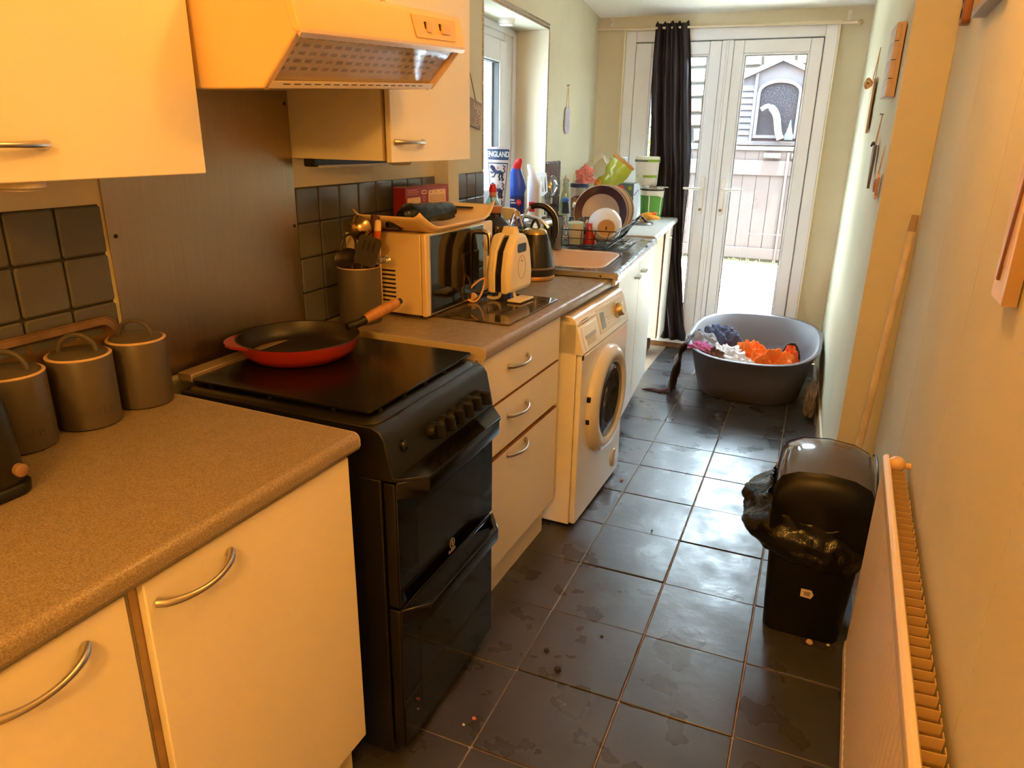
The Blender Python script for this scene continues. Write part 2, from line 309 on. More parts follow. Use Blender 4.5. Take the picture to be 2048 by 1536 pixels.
# beaded silver trim round the reveal: beads as one strip per side
TRIM = mat('beaded_silver_trim', (172, 164, 150), 0.35, metal=0.7, var=0.5, vscale=180)
def beads(path, n, w):
    mb = MB(); a, b = Vector(path[0]), Vector(path[1]); dv = (b - a).normalized(); side = Vector((1, 0, 0)); ot = dv.cross(side)
    for k in range(n):
        c = a.lerp(b, (k + 0.5) / n); hl = (b - a).length / n * 0.46
        for q in (-0.5, 0.5):
            cc = c + ot * q * w * 0.5
            mb.loft([[cc + dv * sx * hl + ot * sy * w * 0.22 for sx, sy in ((-1, -1), (1, -1), (1, 1), (-1, 1))], [cc + side * 0.003 + dv * sx * hl * 0.5 + ot * sy * w * 0.12 for sx, sy in ((-1, -1), (1, -1), (1, 1), (-1, 1))]])
    return mb
for nm, p, n, w in (('trim_2', ((0.0005, W0 - 0.012, WZ1 + 0.012), (0.0005, W1 + 0.012, WZ1 + 0.016)), 110, 0.032), ('trim_3', ((0.0005, W1 + 0.008, WZ0 + 0.28), (0.0005, W1 + 0.008, WZ1)), 80, 0.014), ('trim_4', ((0.0005, W0 - 0.010, WZ0 + 0.28), (0.0005, W0 - 0.010, WZ1)), 80, 0.02)):
    o = struct(nm, beads(p, n, w), TRIM, {'trim_2': 'silver beaded strip above the window reveal', 'trim_3': 'silver beaded strip down the far window edge', 'trim_4': 'silver beaded strip down the near window edge'}[nm], loc=OF, rz=AF, smooth=0)
# ------------------------------------------------------------------ wall tiles, 100 mm, each one a piece
TILE = mat('painted_grey_wall_tile', (90, 90, 92), 0.2, spec=0.5, var=0.12, vscale=9, bump=0.5, bscale=22, world=True)
TGR = mat('dark_tile_grout', (46, 42, 38), 0.8)
tile_src = None
def tiles(base, origin, ny, nz_, rz, skip=()):
    global tile_src
    for a in range(ny):
        for b in range(nz_):
            if (a, b) in skip: continue
            if tile_src is None:
                mb = MB(); mb.loft([[(0.0, y, z) for y, z in rrect(-0.0478, 0.0478, -0.0478, 0.0478, 0.004, None, 1)], [(0.0045, y, z) for y, z in rrect(-0.0478, 0.0478, -0.0478, 0.0478, 0.004, None, 1)], [(0.0065, y, z) for y, z in rrect(-0.0445, 0.0445, -0.0445, 0.0445, 0.004, None, 1)]])
                tile_src = mk('wall_tile', mb, TILE, smooth=12); o = tile_src; o.parent = base
            else:
                o = bpy.data.objects.new('wall_tile', tile_src.data); COL.objects.link(o); o.parent = base
            o.location = (origin[0], origin[1] + 0.1 * a, origin[2] + 0.1 * b); o.rotation_euler = (random.uniform(-.003, .003), random.uniform(-.004, .004), random.uniform(-.006, .006))
t1 = struct('trim_5', MB().box(-0.745, -0.7428, 0.40, 1.205, 0.9, 1.302), TGR, 'grey tiled splashback behind the microwave', smooth=0)
tiles(t1, (-0.7428, 0.452, 0.953), 8, 4, 0)
t2 = struct('trim_6', MB().box(-0.745, -0.7428, -1.2, -0.205, 0.893, 1.302), TGR, 'grey tiled splashback behind the storage jars', smooth=0)
tiles(t2, (-0.7428, -0.952, 0.953), 8, 4, 0)
t3 = struct('trim_7', MB().box(0, 0.0022, -0.02, W0 - 0.004, 0.93, 1.302), TGR, 'narrow grey tiled strip left of the window', loc=OF, rz=AF, smooth=0)
tiles(t3, (0.0022, 0.03, 0.953), 3, 4, AF)
t4 = struct('trim_8', MB().box(0, 0.0022, W1 + 0.012, 1.585, 0.93, 1.318), TGR, 'grey tiles right of the window', loc=OF, rz=AF, smooth=0)
tiles(t4, (0.0022, W1 + 0.065, 0.967), 3, 4, AF)
t5 = struct('trim_9', MB().box(0, 0.0022, W0, W1 + 0.01, 0.93, 1.005), TGR, 'grey tiles below the window sill', loc=OF, rz=AF, smooth=0)
tiles(t5, (0.0022, W0 + 0.05, 0.957), 9, 1, AF)
# raw edges where the near wall tiles stop
# ------------------------------------------------------------------ outdoors
GZ = -0.08
PAV = mat('pale_paving', (190, 184, 172), 0.9, var=0.12, vscale=1.5)
gp = struct('ground_patio', MB().box(-6, 7, 4.06, 12, GZ - 0.1, GZ - 0.008), mat('earth_joint', (110, 112, 70), 0.95), 'pale garden paving outside the doors', smooth=0)
for j in range(5):
    for i in range(-3, 3):
        x0 = i * 0.9 + (0.4 if j % 2 else 0); y0 = 4.1 + j * 0.9
        o = mk('paving_slab', MB().box(x0 + .012, x0 + .888, y0 + .012, y0 + .888, GZ - 0.02, GZ), PAV, bevel=0.006); o.parent = gp
GRS = mat('weedy_grass', (150, 176, 84), 0.9, var=0.4, vscale=20)
mb = MB(); rr = random.Random(3)
for k in range(900):
    x = rr.uniform(-1.6, 1.8); y = rr.choice((8.52 + rr.uniform(0, .14), 6.8 + rr.uniform(-.05, .05), 5.9 + rr.uniform(-.03, .03))); h = rr.uniform(0.02, 0.07); a = rr.uniform(0, 6.3)
    dx, dy = math.cos(a) * .006, math.sin(a) * .006
    mb.add([(x - dx, y - dy, GZ), (x + dx, y + dy, GZ), (x + rr.uniform(-.02, .02), y + rr.uniform(-.02, .02), GZ + h)], [(0, 1, 2)])
tag(mk('grass', mb, GRS, smooth=0), 'sparse green weeds growing in the garden paving joints', 'grass', None, 'stuff')
FEN = mat('pinkish_grey_fence_paint', (54, 42, 39), 0.8, var=0.08, vscale=4)
fe = thing('garden_fence', 'pale pinkish board fence across the garden outside', 'fence', (-0.1, 8.72, GZ))
bs = None
for k in range(-9, 12):
    if bs is None:
        bs = part('fence_board', MB().box(-0.081, 0.081, 0, 0.022, 0.02, 1.42), FEN, fe, bevel=0.003); bs.location = (k * 0.168 - 0.02, 0, 0)
    else: inst(bs, 'fence_board', fe, (k * 0.168 - 0.02, 0, 0))
for z0, z1 in ((0.06, 0.2), (1.12, 1.3)): part('rail', MB().box(-1.6, 1.9, -0.028, -0.002, z0, z1), FEN, fe, bevel=0.004)
part('gate_post', MB().box(0.235, 0.265, -0.05, 0.0, 0.02, 1.4), FEN, fe, bevel=0.003)
part('coping', MB().box(-1.6, 1.9, -0.03, 0.06, 1.42, 1.47), mat('grey_coping', (44, 46, 52), 0.7), fe, bevel=0.004)
GPL = mat('grey_gate_hinge', (52, 53, 57), 0.5)
for x0, x1 in ((-0.04, 0.16), (0.29, 0.55)):
    m = MB(); m.tube([(x0, -0.05, 1.36), (x1, -0.05, 1.36)], 0.032, 12); part('hinge_tube', m, GPL, fe)
m = MB().tube(arc((0.36, -0.05, 1.33), (0.42, -0.05, 1.33), -0.1, 10), 0.012, 6); part('latch', m, GPL, fe)
SFM = mat('sky_block_fence_boards', (96, 90, 84), 0.85, var=0.15, vscale=3)
def sky_block_fence(label, x, y0, y1, h, s):  # boundary fences added beside the garden to cut low skylight through the doors
    t = thing('garden_fence', label, 'fence', (x, y0, GZ)); b0 = None
    for k in range(int((y1 - y0) / 0.15)):
        if b0 is None: b0 = part('fence_board', MB().box(-0.011, 0.011, 0.003, 0.147, 0.03, h), SFM, t, bevel=0.003)
        else: inst(b0, 'fence_board', t, (0, 0.15 * k, 0))
    for z_ in (0.35, h - 0.3): part('rail', MB().box(s * 0.012 if s > 0 else -0.05, 0.05 if s > 0 else -0.012, 0, y1 - y0, z_, z_ + 0.08), SFM, t, bevel=0.004)
sky_block_fence('tall board fence added left of the garden to block low sky', -2.35, 6.2, 8.6, 2.25, -1)
nb = thing('neighbour_wall', 'pale blue-grey rendered wall outside the kitchen window', 'wall', (-1.85, 3.4, GZ))  # wall seen from the window; height and nearness set to hold back skylight
part('render', MB().box(-0.1, 0.1, -2.6, 2.7, 0.0, 3.3), mat('blue_grey_render', (104, 118, 128), 0.9, var=0.06, vscale=2), nb, bevel=0.01)
part('coping', MB().box(-0.14, 0.14, -2.6, 2.7, 3.3, 3.36), mat('coping_stone', (120, 118, 112), 0.9), nb, bevel=0.008)
sky_block_fence('tall board fence added right of the garden to block low sky', 1.95, 4.1, 8.6, 2.25, 1)
# play house behind the fence
ph = thing('play_house', 'pale gabled play house with arched dark window behind fence', 'playhouse', (-0.085, 9.25, GZ))
PHM = mat('pale_lilac_plastic', (50, 45, 50), 0.7, var=0.04, vscale=5)
z = lambda v: v - GZ
part('wall', MB().prism([(-0.52, 0), (0.52, 0), (0.52, z(2.19)), (0, z(2.42)), (-0.52, z(2.19))], 'y', 0.02, 0.9), PHM, ph, bevel=0.004)
sb = None
for k in range(9):
    for x in (-0.40, 0.40):
        loc = (x, 0, z(1.45) + k * 0.078)
        if sb is None:
            sb = part('siding_board', MB().prism([(0.018, 0), (-0.028, 0.0), (0.0, 0.074), (0.018, 0.074)], 'x', -0.115, 0.115), PHM, ph); sb.location = loc
        else: inst(sb, 'siding_board', ph, loc)
arch = [(-0.235, z(1.53)), (0.235, z(1.53))] + [(0.235 * math.cos(math.pi * t / 10), z(2.05) + 0.12 * math.sin(math.pi * t / 10)) for t in range(11)]
outer = [(-0.275, z(1.49)), (0.275, z(1.49))] + [(0.275 * math.cos(math.pi * t / 10), z(2.05) + 0.165 * math.sin(math.pi * t / 10)) for t in range(11)]
n = len(arch); mb = MB(); mb.add([(p[0], -0.04, p[1]) for p in outer] + [(p[0], -0.04, p[1]) for p in arch] + [(p[0], 0.02, p[1]) for p in outer] + [(p[0], 0.02, p[1]) for p in arch],
    [(i, (i + 1) % n, n + (i + 1) % n, n + i) for i in range(n)] + [(i, (i + 1) % n, 2 * n + (i + 1) % n, 2 * n + i) for i in range(n)] + [(n + i, n + (i + 1) % n, 3 * n + (i + 1) % n, 3 * n + i) for i in range(n)])
wfm = part('window_frame', mb, PHM, ph, bevel=0.0)
part('pane', MB().prism(arch, 'y', 0.0, 0.012), mat('dark_spotted_pane', (12, 12, 15), 0.9, spec=0.05, var=0.9, vscale=70, col2=(44, 45, 50)), wfm, smooth=0)
for s in (-1, 1):
    part('post', MB().box(s * 0.30 - 0.02, s * 0.30 + 0.02, -0.045, 0.02, z(1.43), z(2.3) - 0.0), PHM, ph, bevel=0.004)
    rp = MB()
    part('roof_slope', MB().prism([(0, z(2.42)), (s * 0.56, z(2.17)), (s * 0.56, z(2.23)), (0, z(2.49))], 'y', -0.1, 0.95), mat('grey_roof_edge', (46, 45, 48), 0.7), ph, bevel=0.004)
part('sill', MB().box(-0.55, 0.55, -0.08, 0.02, z(1.40), z(1.45)), mat('brown_grey_sill', (50, 43, 43), 0.7), ph, bevel=0.004)
so_ = single('spout', MB().tube(smoothpath([(-0.19, 0, 0.36), (-0.10, 0, 0.40), (0.0, 0, 0.30), (0.05, 0, 0.1), (0.09, 0, 0.0)]), [0.03] * 8 + [0.045] * 17, 10), mat('white_arm_plastic', (92, 93, 98), 0.5), 'white curved plastic arm in the play house window', 'spout', (-0.09, 9.12, 1.48))
so_.data.update()
cn = thing('toy_cone', 'small turquoise pointed toy on the play house window ledge', 'toy', (0.10, 9.10, 1.475))
part('body', MB().lathe([(0.05, 0), (0.052, 0.06), (0.03, 0.1), (0.012, 0.2), (0.003, 0.24)], 12), mat('turquoise_plastic', (30, 96, 110), 0.5), cn)
part('stripe', MB().lathe([(0.034, 0.095), (0.02, 0.15)], 12, cap0=False, cap1=False), mat('toy_orange', (224, 160, 120), 0.5), cn)
# stone wall to the left, individual stones
STN = [mat('garden_stone_a', (92, 85, 80), 0.9, var=0.15, vscale=6), mat('garden_stone_b', (84, 66, 55), 0.9, var=0.15, vscale=6), mat('garden_stone_c', (100, 95, 90), 0.9, var=0.12, vscale=6)]
sw = thing('garden_stone_wall', 'tall pale rubble stone wall at the end of the garden', 'stone wall', (0, 9.9, GZ))
part('core', MB().box(-3.2, 3.2, 0.1, 0.5, 0, 3.6), mat('pale_mortar', (72, 67, 62), 0.95), sw, smooth=0)
rr = random.Random(5); yy = 0.0
while yy < 3.5:
    h = rr.uniform(0.13, 0.24); x = -2.2
    while x < 1.3:
        wd = rr.uniform(0.2, 0.46)
        mb = MB(); p0 = [(x + .012 + rr.uniform(0, .02), yy + .012), (x + wd - .012, yy + .012 + rr.uniform(0, .02)), (x + wd - .015 - rr.uniform(0, .02), yy + h - .01), (x + .014, yy + h - .012 - rr.uniform(0, .02))]
        q = [(0.5 * (a + x + wd / 2) * 1.0 if False else a + (x + wd / 2 - a) * .18, b + (yy + h / 2 - b) * .2) for a, b in p0]
        mb.loft([[(a, 0.12, b) for a, b in p0], [(a, 0.05, b) for a, b in p0], [(a, rr.uniform(0.01, 0.03), b) for a, b in q]])
        part('stone', mb, rr.choice(STN), sw, smooth=0); x += wd
    yy += h
# yellow-green shrub outside the left pane
mb = MB(); rr = random.Random(9)
for k in range(1500):
    a = rr.uniform(0, 6.28); r = 0.42 * math.sqrt(rr.random()); zz = rr.uniform(0.15, 1.75); r *= 1 - 0.35 * zz / 1.75
    c = Vector((r * math.cos(a), r * math.sin(a), zz)); d1 = Vector((rr.uniform(-1, 1), rr.uniform(-1, 1), rr.uniform(-.2, 1))).normalized(); d2 = d1.cross(Vector((rr.random(), rr.random(), rr.random()))).normalized()
    mb.add([c, c + d1 * .035 + d2 * .018, c + d1 * .08, c + d1 * .035 - d2 * .018], [(0, 1, 2, 3)])
sh = thing('shrub', 'yellow-green leafy shrub outside left of the curtain', 'shrub', (-1.42, 7.2, GZ))
tag(part('foliage', mb, mat('yellow_green_leaf', (104, 112, 34), 0.6, var=0.3, vscale=9), sh, smooth=0), kind='stuff')
part('stem', MB().tube([(0, 0, 0), (0.03, 0.01, 0.6), (0, 0.02, 1.4)], [0.03, 0.02, 0.01], 8), mat('bark', (110, 90, 70), 0.9), sh)
# ================================================================== fitted kitchen
def bow_handle(parent, p0, p1, out, r=0.006, name='handle', m=None, drop=0.0):
    """bow handle from p0 to p1, bulging by vector out; thick ends"""
    p0, p1, out = Vector(p0), Vector(p1), Vector(out); n = 16; pts = []; rad = []
    for i in range(n + 1):
        t = i / n; s = math.sin(math.pi * t) ** 0.6
        pts.append(p0.lerp(p1, t) + out * s); rad.append(r * (0.75 + 0.55 * abs(2 * t - 1) ** 2))
    return part(name, MB().tube(pts, rad, 10), m or NICKEL, parent)
def wall_cab(name, label, y0, y1, z0, z1, hy0, hy1, near_gap=0.0):
    t = thing(name, label, 'cabinet', (-0.745, y0, z0)); h = z1 - z0; wd = y1 - y0
    m = MB(); m.box(0.0, 0.296, 0, 0.016, 0, h).box(0.0, 0.296, wd - 0.016, wd, 0, h).box(0.0, 0.296, 0.016, wd - 0.016, 0.0, 0.016).box(0.0, 0.296, 0.016, wd - 0.016, h - 0.016, h).box(0.0, 0.006, 0.016, wd - 0.016, 0.016, h - 0.016)
    part('carcass', m, CREAM, t, bevel=0.001)
    part('edging', MB().box(0.296, 0.2985, 0, 0.016, 0, h), CREAM2, t, smooth=0)
    d = part('door', MB().box(0.304, 0.32, 0.004, wd - 0.001, -0.004, h), CREAM, t, bevel=0.002)
    bow_handle(d, (0.320, hy0, 0.047), (0.320, hy1, 0.047), (0.026, 0, 0))
    return t
wall_cab('wall_cabinet', 'cream wall cupboard at upper left above the storage jars', -0.717, -0.217, 1.377, 2.12, 0.045, 0.205)
wall_cab('wall_cabinet', 'cream wall cupboard right of the extractor hood', 0.405, 0.868, 1.381, 2.12, 0.02, 0.165)
t = thing('wall_cabinet', 'short cream wall cupboard directly above the extractor hood', 'cabinet', (-0.745, -0.2, 1.745))
part('carcass', MB().box(0, 0.296, 0.0, 0.60, 0, 0.37), CREAM, t, bevel=0.001); part('door', MB().box(0.302, 0.318, 0.004, 0.588, -0.004, 0.37), CREAM, t, bevel=0.002)
part('edging', MB().box(0.296, 0.2985, 0.585, 0.6, 0, 0.37), CREAM2, t, smooth=0)
# puck lamps and strip lamp under the wall cupboards
def puck(label, x, y, z):
    t = thing('puck_lamp', label, 'lamp', (x, y, z))
    part('body', MB().lathe([(0.030, 0.0), (0.034, -0.004), (0.034, -0.0135), (0.029, -0.016)], 24), mat('grey_puck_plastic', (196, 186, 170), 0.45), t)
    part('lens', MB().lathe([(0.026, -0.016), (0.024, -0.0185)], 24), mat('frosted_lens', (220, 216, 206), 0.5), t)
puck('round puck lamp under the upper left cupboard', -0.47, -0.53, 1.377)
puck('round puck lamp under the cupboard right of the hood', -0.53, 0.62, 1.381)
t = thing('strip_lamp', 'slim dark strip lamp under the cupboard right of hood', 'lamp', (-0.70, 0.425, 1.381))
part('housing', MB().box(-0.02, 0.02, 0.0, 0.36, -0.022, 0.0), BLACKP, t, bevel=0.003); part('diffuser', MB().box(-0.012, 0.024, 0.01, 0.35, -0.026, -0.018), mat('strip_diffuser', (206, 200, 188), 0.4), t, bevel=0.003)
# ------------------------------------------------------------------ extractor hood (hangs a little crooked)
HOOD = mat('cream_enamel_hood', (242, 206, 146), 0.34, var=0.02, vscale=4)
hd = thing('extractor_hood', 'cream extractor hood with clear visor above the cooker', 'extractor hood', (-0.745, -0.195, 1.517), rot=(math.radians(3.4), 0, 0))
HL = 0.60
prof = [(0, 0), (0.448, 0.0), (0.535, 0.088), (0.524, 0.15), (0.47, 0.165), (0, 0.2)]
m = MB()
for y0, y1 in ((0, 0.012), (HL - 0.012, HL)): m.prism(prof, 'y', y0, y1)
m.prism([(0, 0.17), (0.47, 0.135), (0.47, 0.165), (0, 0.2)], 'y', 0.012, HL - 0.012)
part('shell', m, HOOD, hd, bevel=0.0035)
m = MB().prism([(0.537, 0.083), (0.5395, 0.093), (0.527, 0.150), (0.47, 0.166), (0.468, 0.15), (0.51, 0.14), (0.522, 0.088)], 'y', -0.001, HL + 0.001)
band = part('front_band', m, HOOD, hd, bevel=0.003)
m = MB().prism([(0.5335, 0.076), (0.5405, 0.084), (0.537, 0.094), (0.528, 0.09)], 'y', 0.002, HL - 0.002)
part('chrome_lip', m, mat('lip_metal', (214, 190, 168), 0.3, metal=0.4), band, bevel=0.001)
part('base_plate', MB().prism([(0.0, 0.0), (0.43, 0.0), (0.43, 0.012), (0.0, 0.012)], 'y', 0.012, HL - 0.012), mat('hood_base_plate', (214, 196, 160), 0.4), hd, smooth=0)
# inclined filter behind the visor, with slots, then the visor itself
nrm = Vector((0.088, 0, -0.087)).normalized(); dirv = Vector((0.087, 0, 0.088)).normalized()
P0 = Vector((0.432, 0, 0.012))
def onvis(s, y, o): q = P0 + dirv * s + nrm * o; return (q.x, y, q.z)
m = MB().add([onvis(-0.012, 0.014, -0.003), onvis(-0.012, HL - 0.014, -0.003), onvis(0.118, HL - 0.014, -0.003), onvis(0.118, 0.014, -0.003), onvis(-0.012, 0.014, -0.009), onvis(-0.012, HL - 0.014, -0.009), onvis(0.118, HL - 0.014, -0.009), onvis(0.118, 0.014, -0.009)],
    [(0, 1, 2, 3), (4, 7, 6, 5), (0, 4, 5, 1), (1, 5, 6, 2), (2, 6, 7, 3), (3, 7, 4, 0)])
part('filter_panel', m, mat('grease_filter', (236, 222, 196), 0.45), hd, smooth=0)
SLOT = mat('slot_black', (18, 15, 12), 0.7); SLOT2 = mat('filter_slot_brown', (44, 36, 28), 0.7)
m = MB()
for r in range(5):
    for k in range(17):
        s = 0.024 + r * 0.017; y = 0.04 + k * 0.0315
        m.add([onvis(s, y, -0.0026), onvis(s, y + 0.02, -0.0026), onvis(s + 0.0075, y + 0.02, -0.0026), onvis(s + 0.0075, y, -0.0026)], [(0, 1, 2, 3)])
tag(part('filter_slots', m, SLOT2, hd, smooth=0), kind='stuff')
m = MB().prism([(0.428, 0.0), (0.449, 0.0), (0.458, 0.012), (0.436, 0.014)], 'y', 0.012, HL - 0.012); rail = part('lower_rail', m, mat('rail_cream', (226, 206, 166), 0.35), hd, bevel=0.001)
s0 = None
for k in range(17):
    y = 0.055 + k * 0.0295
    q = [Vector(onvis(a, 0, 0.0)) for a in (0.0025, 0.0085)]
    if s0 is None:
        m = MB(); a = onvis(0.006, -0.0095, 0.012); b = onvis(0.013, -0.0095, 0.012); c = onvis(0.013, 0.0095, 0.012); d = onvis(0.006, 0.0095, 0.012)
        lo_ = [onvis(0.006, -0.0095, 0.0195), onvis(0.013, -0.0095, 0.0195), onvis(0.013, 0.0095, 0.0195), onvis(0.006, 0.0095, 0.0195)]
        m.loft([[a, b, c, d], lo_]); s0 = part('slot', m, SLOT, hd, smooth=0); s0.location = (0, y, 0)
    else: inst(s0, 'slot', hd, (0, y, 0))
VIS = hazy('visor_acrylic', (240, 224, 196), 0.2, 0.04)
m = MB(); T_ = [onvis(0.012, 0.02, 0.010), onvis(0.012, HL - 0.02, 0.010), onvis(0.112, HL - 0.02, 0.010), onvis(0.112, 0.02, 0.010)]; U_ = [onvis(0.012, 0.02, 0.013), onvis(0.012, HL - 0.02, 0.013), onvis(0.112, HL - 0.02, 0.013), onvis(0.112, 0.02, 0.013)]
m.loft([T_, U_]); part('visor', m, VIS, hd, smooth=0)
for y in (0.012, HL - 0.02):
    m = MB().loft([[onvis(-0.004, y, 0.0), onvis(-0.004, y + 0.010, 0.0), onvis(0.116, y + 0.010, 0.0), onvis(0.116, y, 0.0)], [onvis(-0.004, y, 0.0165), onvis(-0.004, y + 0.010, 0.0165), onvis(0.116, y + 0.010, 0.0165), onvis(0.116, y, 0.0165)]])
    part('visor_rail', m, HOOD, hd, bevel=0.001)
# control plate with two sliders on the band
fx = lambda zz: 0.5405 - (zz - 0.092) * 0.0125 / 0.058 + 0.0002
m = MB().add([(fx(0.098), 0.375, 0.098), (fx(0.098), 0.55, 0.098), (fx(0.142), 0.565, 0.142), (fx(0.142), 0.37, 0.142), (fx(0.098) + .0022, 0.375, 0.098), (fx(0.098) + .0022, 0.55, 0.098), (fx(0.142) + .0022, 0.565, 0.142), (fx(0.142) + .0022, 0.37, 0.142)], [(0, 1, 2, 3), (4, 7, 6, 5), (0, 4, 5, 1), (1, 5, 6, 2), (2, 6, 7, 3), (3, 7, 4, 0)])
cp = part('control_plate', m, mat('control_gold', (226, 184, 120), 0.4), band, bevel=0.0006)
for y in (0.43, 0.505):
    part('slider_slot', MB().box(fx(0.12), fx(0.12) + 0.0032, y - 0.014, y + 0.014, 0.108, 0.130), SLOT, cp, smooth=0) if False else None
for nm, y, wd in (('slider_knob', 0.43, 0.010), ('slider_knob', 0.505, 0.02)):
    q = part(nm, MB().box(fx(0.12), fx(0.12) + 0.008, y - wd, y + wd, 0.110, 0.130), mat('slider_cream', (214, 180, 130), 0.4), band, bevel=0.002)
for y in (0.418, 0.442, 0.483, 0.528):
    part('slider_gap', MB().box(fx(0.12) - 0.001, fx(0.12) + 0.003, y - 0.0025, y + 0.0025, 0.110, 0.130), SLOT, band, smooth=0)
# ------------------------------------------------------------------ steel splashback
sp = thing('splashback', 'brushed steel splashback sheet behind the cooker', 'splashback', (-0.7425, 0.105, 0.9))
part('sheet', MB().box(0, 0.003, -0.298, 0.297, 0, 0.66), STEEL, sp, bevel=0.0008)
for y, z_ in ((-0.282, 0.335), (-0.282, 0.58), (0.283, 0.30), (0.283, 0.62)):
    m = MB(); m.xf = Matrix.Translation((0.003, y, z_)) @ Matrix.Rotation(math.radians(90), 4, 'Y'); m.lathe([(0.0045, -0.001), (0.0045, 0.0015), (0.002, 0.003)], 10); part('screw', m, BLACKP, sp)
# ------------------------------------------------------------------ base cupboards
def base_cab(name, label, loc, rz, wd, fronts, hs, dx=-0.55, kick=True, z0=0.15, z1=0.852, side=True):
    t = thing(name, label, 'cabinet', loc, rz); m = MB()
    m.box(dx, -0.02, 0, 0.016, z0, z1).box(dx, -0.02, wd - 0.016, wd, z0, z1).box(dx, -0.02, 0.016, wd - 0.016, z0, z0 + 0.016).box(dx, dx + 0.006, 0.016, wd - 0.016, z0, z1).box(dx, -0.02, 0.016, wd - 0.016, z1 - 0.016, z1)
    part('carcass', m, CREAM, t, bevel=0.001)
    part('edging', MB().box(-0.02, -0.0178, 0, 0.016, z0, z1), CREAM2, t, smooth=0); part('edging', MB().box(-0.02, -0.0178, wd - 0.016, wd, z0, z1), CREAM2, t, smooth=0)
    for (nm, a, b, c, d), h in zip(fronts, hs):
        f = part(nm, MB().box(-0.0165, 0.0, a, b, c, d), CREAM, t, bevel=0.0022)
        if nm == 'drawer_front': part('worn_edge', MB().box(-0.0155, 0.0004, a + .004, b - .004, d - 0.0012, d + 0.0012), RAW, f, smooth=0)
        if h: bow_handle(f, (0.0, h[0], h[2]), (0.0, h[1], h[3]), h[4])
    if kick: part('plinth', MB().box(-0.062, -0.046, -0.0, wd, 0.0, z0 - 0.002), CREAM, t, bevel=0.001)
    return t
AN = -math.atan(0.025)
xn = lambda Y: -0.165 + 0.025 * Y
base_cab('base_cabinet', 'cream base cupboard nearest the cooker, left of it', (xn(-0.675), -0.675, 0), AN, 0.48, [('door', 0.012, 0.48, 0.15, 0.846)], [(0.03, 0.17, 0.845 - 0.002, 0.845 - 0.002, (0.028, 0, -0.012))] and [(0.028, 0.168, 0.806, 0.812, (0.03, 0, -0.006))])
base_cab('base_cabinet', 'cream base cupboard in the lower left corner', (xn(-1.185), -1.185, 0), AN, 0.5, [('door', 0.004, 0.494, 0.15, 0.846)], [(0.29, 0.43, 0.806, 0.812, (0.03, 0, -0.006))])
AM = -math.atan(0.03)
base_cab('drawer_unit', 'cream three-drawer unit between cooker and washing machine', (-0.181, 0.44, 0), AM, 0.605,
    [('drawer_front', 0.004, 0.60, 0.708, 0.862), ('drawer_front', 0.004, 0.60, 0.542, 0.702), ('drawer_front', 0.004, 0.60, 0.15, 0.528)],
    [(0.172, 0.315, 0.80, 0.80, (0.03, 0, -0.004)), (0.172, 0.315, 0.642, 0.642, (0.03, 0, -0.004)), (0.172, 0.315, 0.51, 0.51, (0.03, 0, -0.004))], dx=-0.53, z1=0.862)
# worktops, rolled front edge
def worktop(name, label, loc, rz, y0, y1, back, zt, th=0.038, m=None, front=0.0, endcap=True):
    t = thing(name, label, 'worktop', loc, rz); r = 0.012; pr = [(back, zt - th), (front - 0.012, zt - th), (front - 0.004, zt - th + 0.003), (front, zt - th + 0.011)]
    for k in range(7):
        a = math.radians(90 * k / 6); pr.append((front - r * 1.3 + r * 1.3 * math.cos(a), zt - r * 1.3 + r * 1.3 * math.sin(a)))
    pr.append((back, zt))
    part('slab', MB().prism(pr, 'y', y0, y1), m or TOP, t, smooth=25)
    if endcap:
        for yy, s in ((y0, -1), (y1, 1)):
            part('end_strip', MB().prism([(p[0] * 0.999, p[1]) for p in pr], 'y', min(yy, yy + s * 0.0016), max(yy, yy + s * 0.0016)), mat('pale_edge_strip', (196, 178, 148), 0.4), t, smooth=25)
    return t
worktop('worktop', 'speckled brown worktop carrying the storage jars, left of cooker', (xn(0) + 0.016, 0, 0), AN, -1.75, -0.177, -0.582, 0.893)
worktop('worktop', 'speckled worktop under the microwave and kettle', (-0.166, 0.435, 0), AM, 0.0, 1.178, -0.566, 0.903)
# ------------------------------------------------------------------ cooker
ck = thing('cooker', 'black freestanding gas cooker with closed lid and two oven doors', 'cooker', (-0.118, -0.122, 0))
CW = 0.497
m = MB(); m.box(-0.565, -0.03, 0.0, CW, 0.03, 0.765); part('body', m, BLACKE, ck, bevel=0.003)
for x in (-0.53, -0.07):
    for y in (0.04, CW - 0.04): part('foot', MB().lathe([(0.016, 0), (0.016, 0.01), (0.01, 0.012), (0.01, 0.03)], 10, x, y), BLACKP, ck)
pr = [(-0.565, 0.766), (-0.002, 0.765), (0.002, 0.77), (-0.004, 0.80), (-0.016, 0.858), (-0.026, 0.873), (-0.045, 0.882), (-0.565, 0.882)]
part('control_panel', MB().prism(pr, 'y', 0.0, CW), BLACKE, ck, bevel=0.004)
pr2 = rrect(-0.56, -0.052, 0.012, CW - 0.012, 0.035)
m = MB().loft([[(x, y, 0.882) for x, y in rrect(-0.562, -0.042, 0.003, CW - 0.003, 0.04)], [(x, y, 0.890) for x, y in rrect(-0.56, -0.05, 0.010, CW - 0.010, 0.04)], [(x, y, 0.891) for x, y in rrect(-0.55, -0.07, 0.03, CW - 0.03, 0.03)]])
part('hob_top', m, BLACKE, ck, smooth=50)
m = MB().prism(rrect(-0.552, -0.062, 0.022, CW + 0.004, 0.012), 'z', 0.899, 0.9045); part('lid', m, mat('lid_glass', (12, 9, 8), 0.22, spec=0.35, bump=0.01, bscale=5), ck, bevel=0.001)
m = MB()
for k in range(5):
    y = 0.06 + k * 0.095; m.box(-0.064, -0.058, y - 0.004, y + 0.004, 0.889, 0.9)
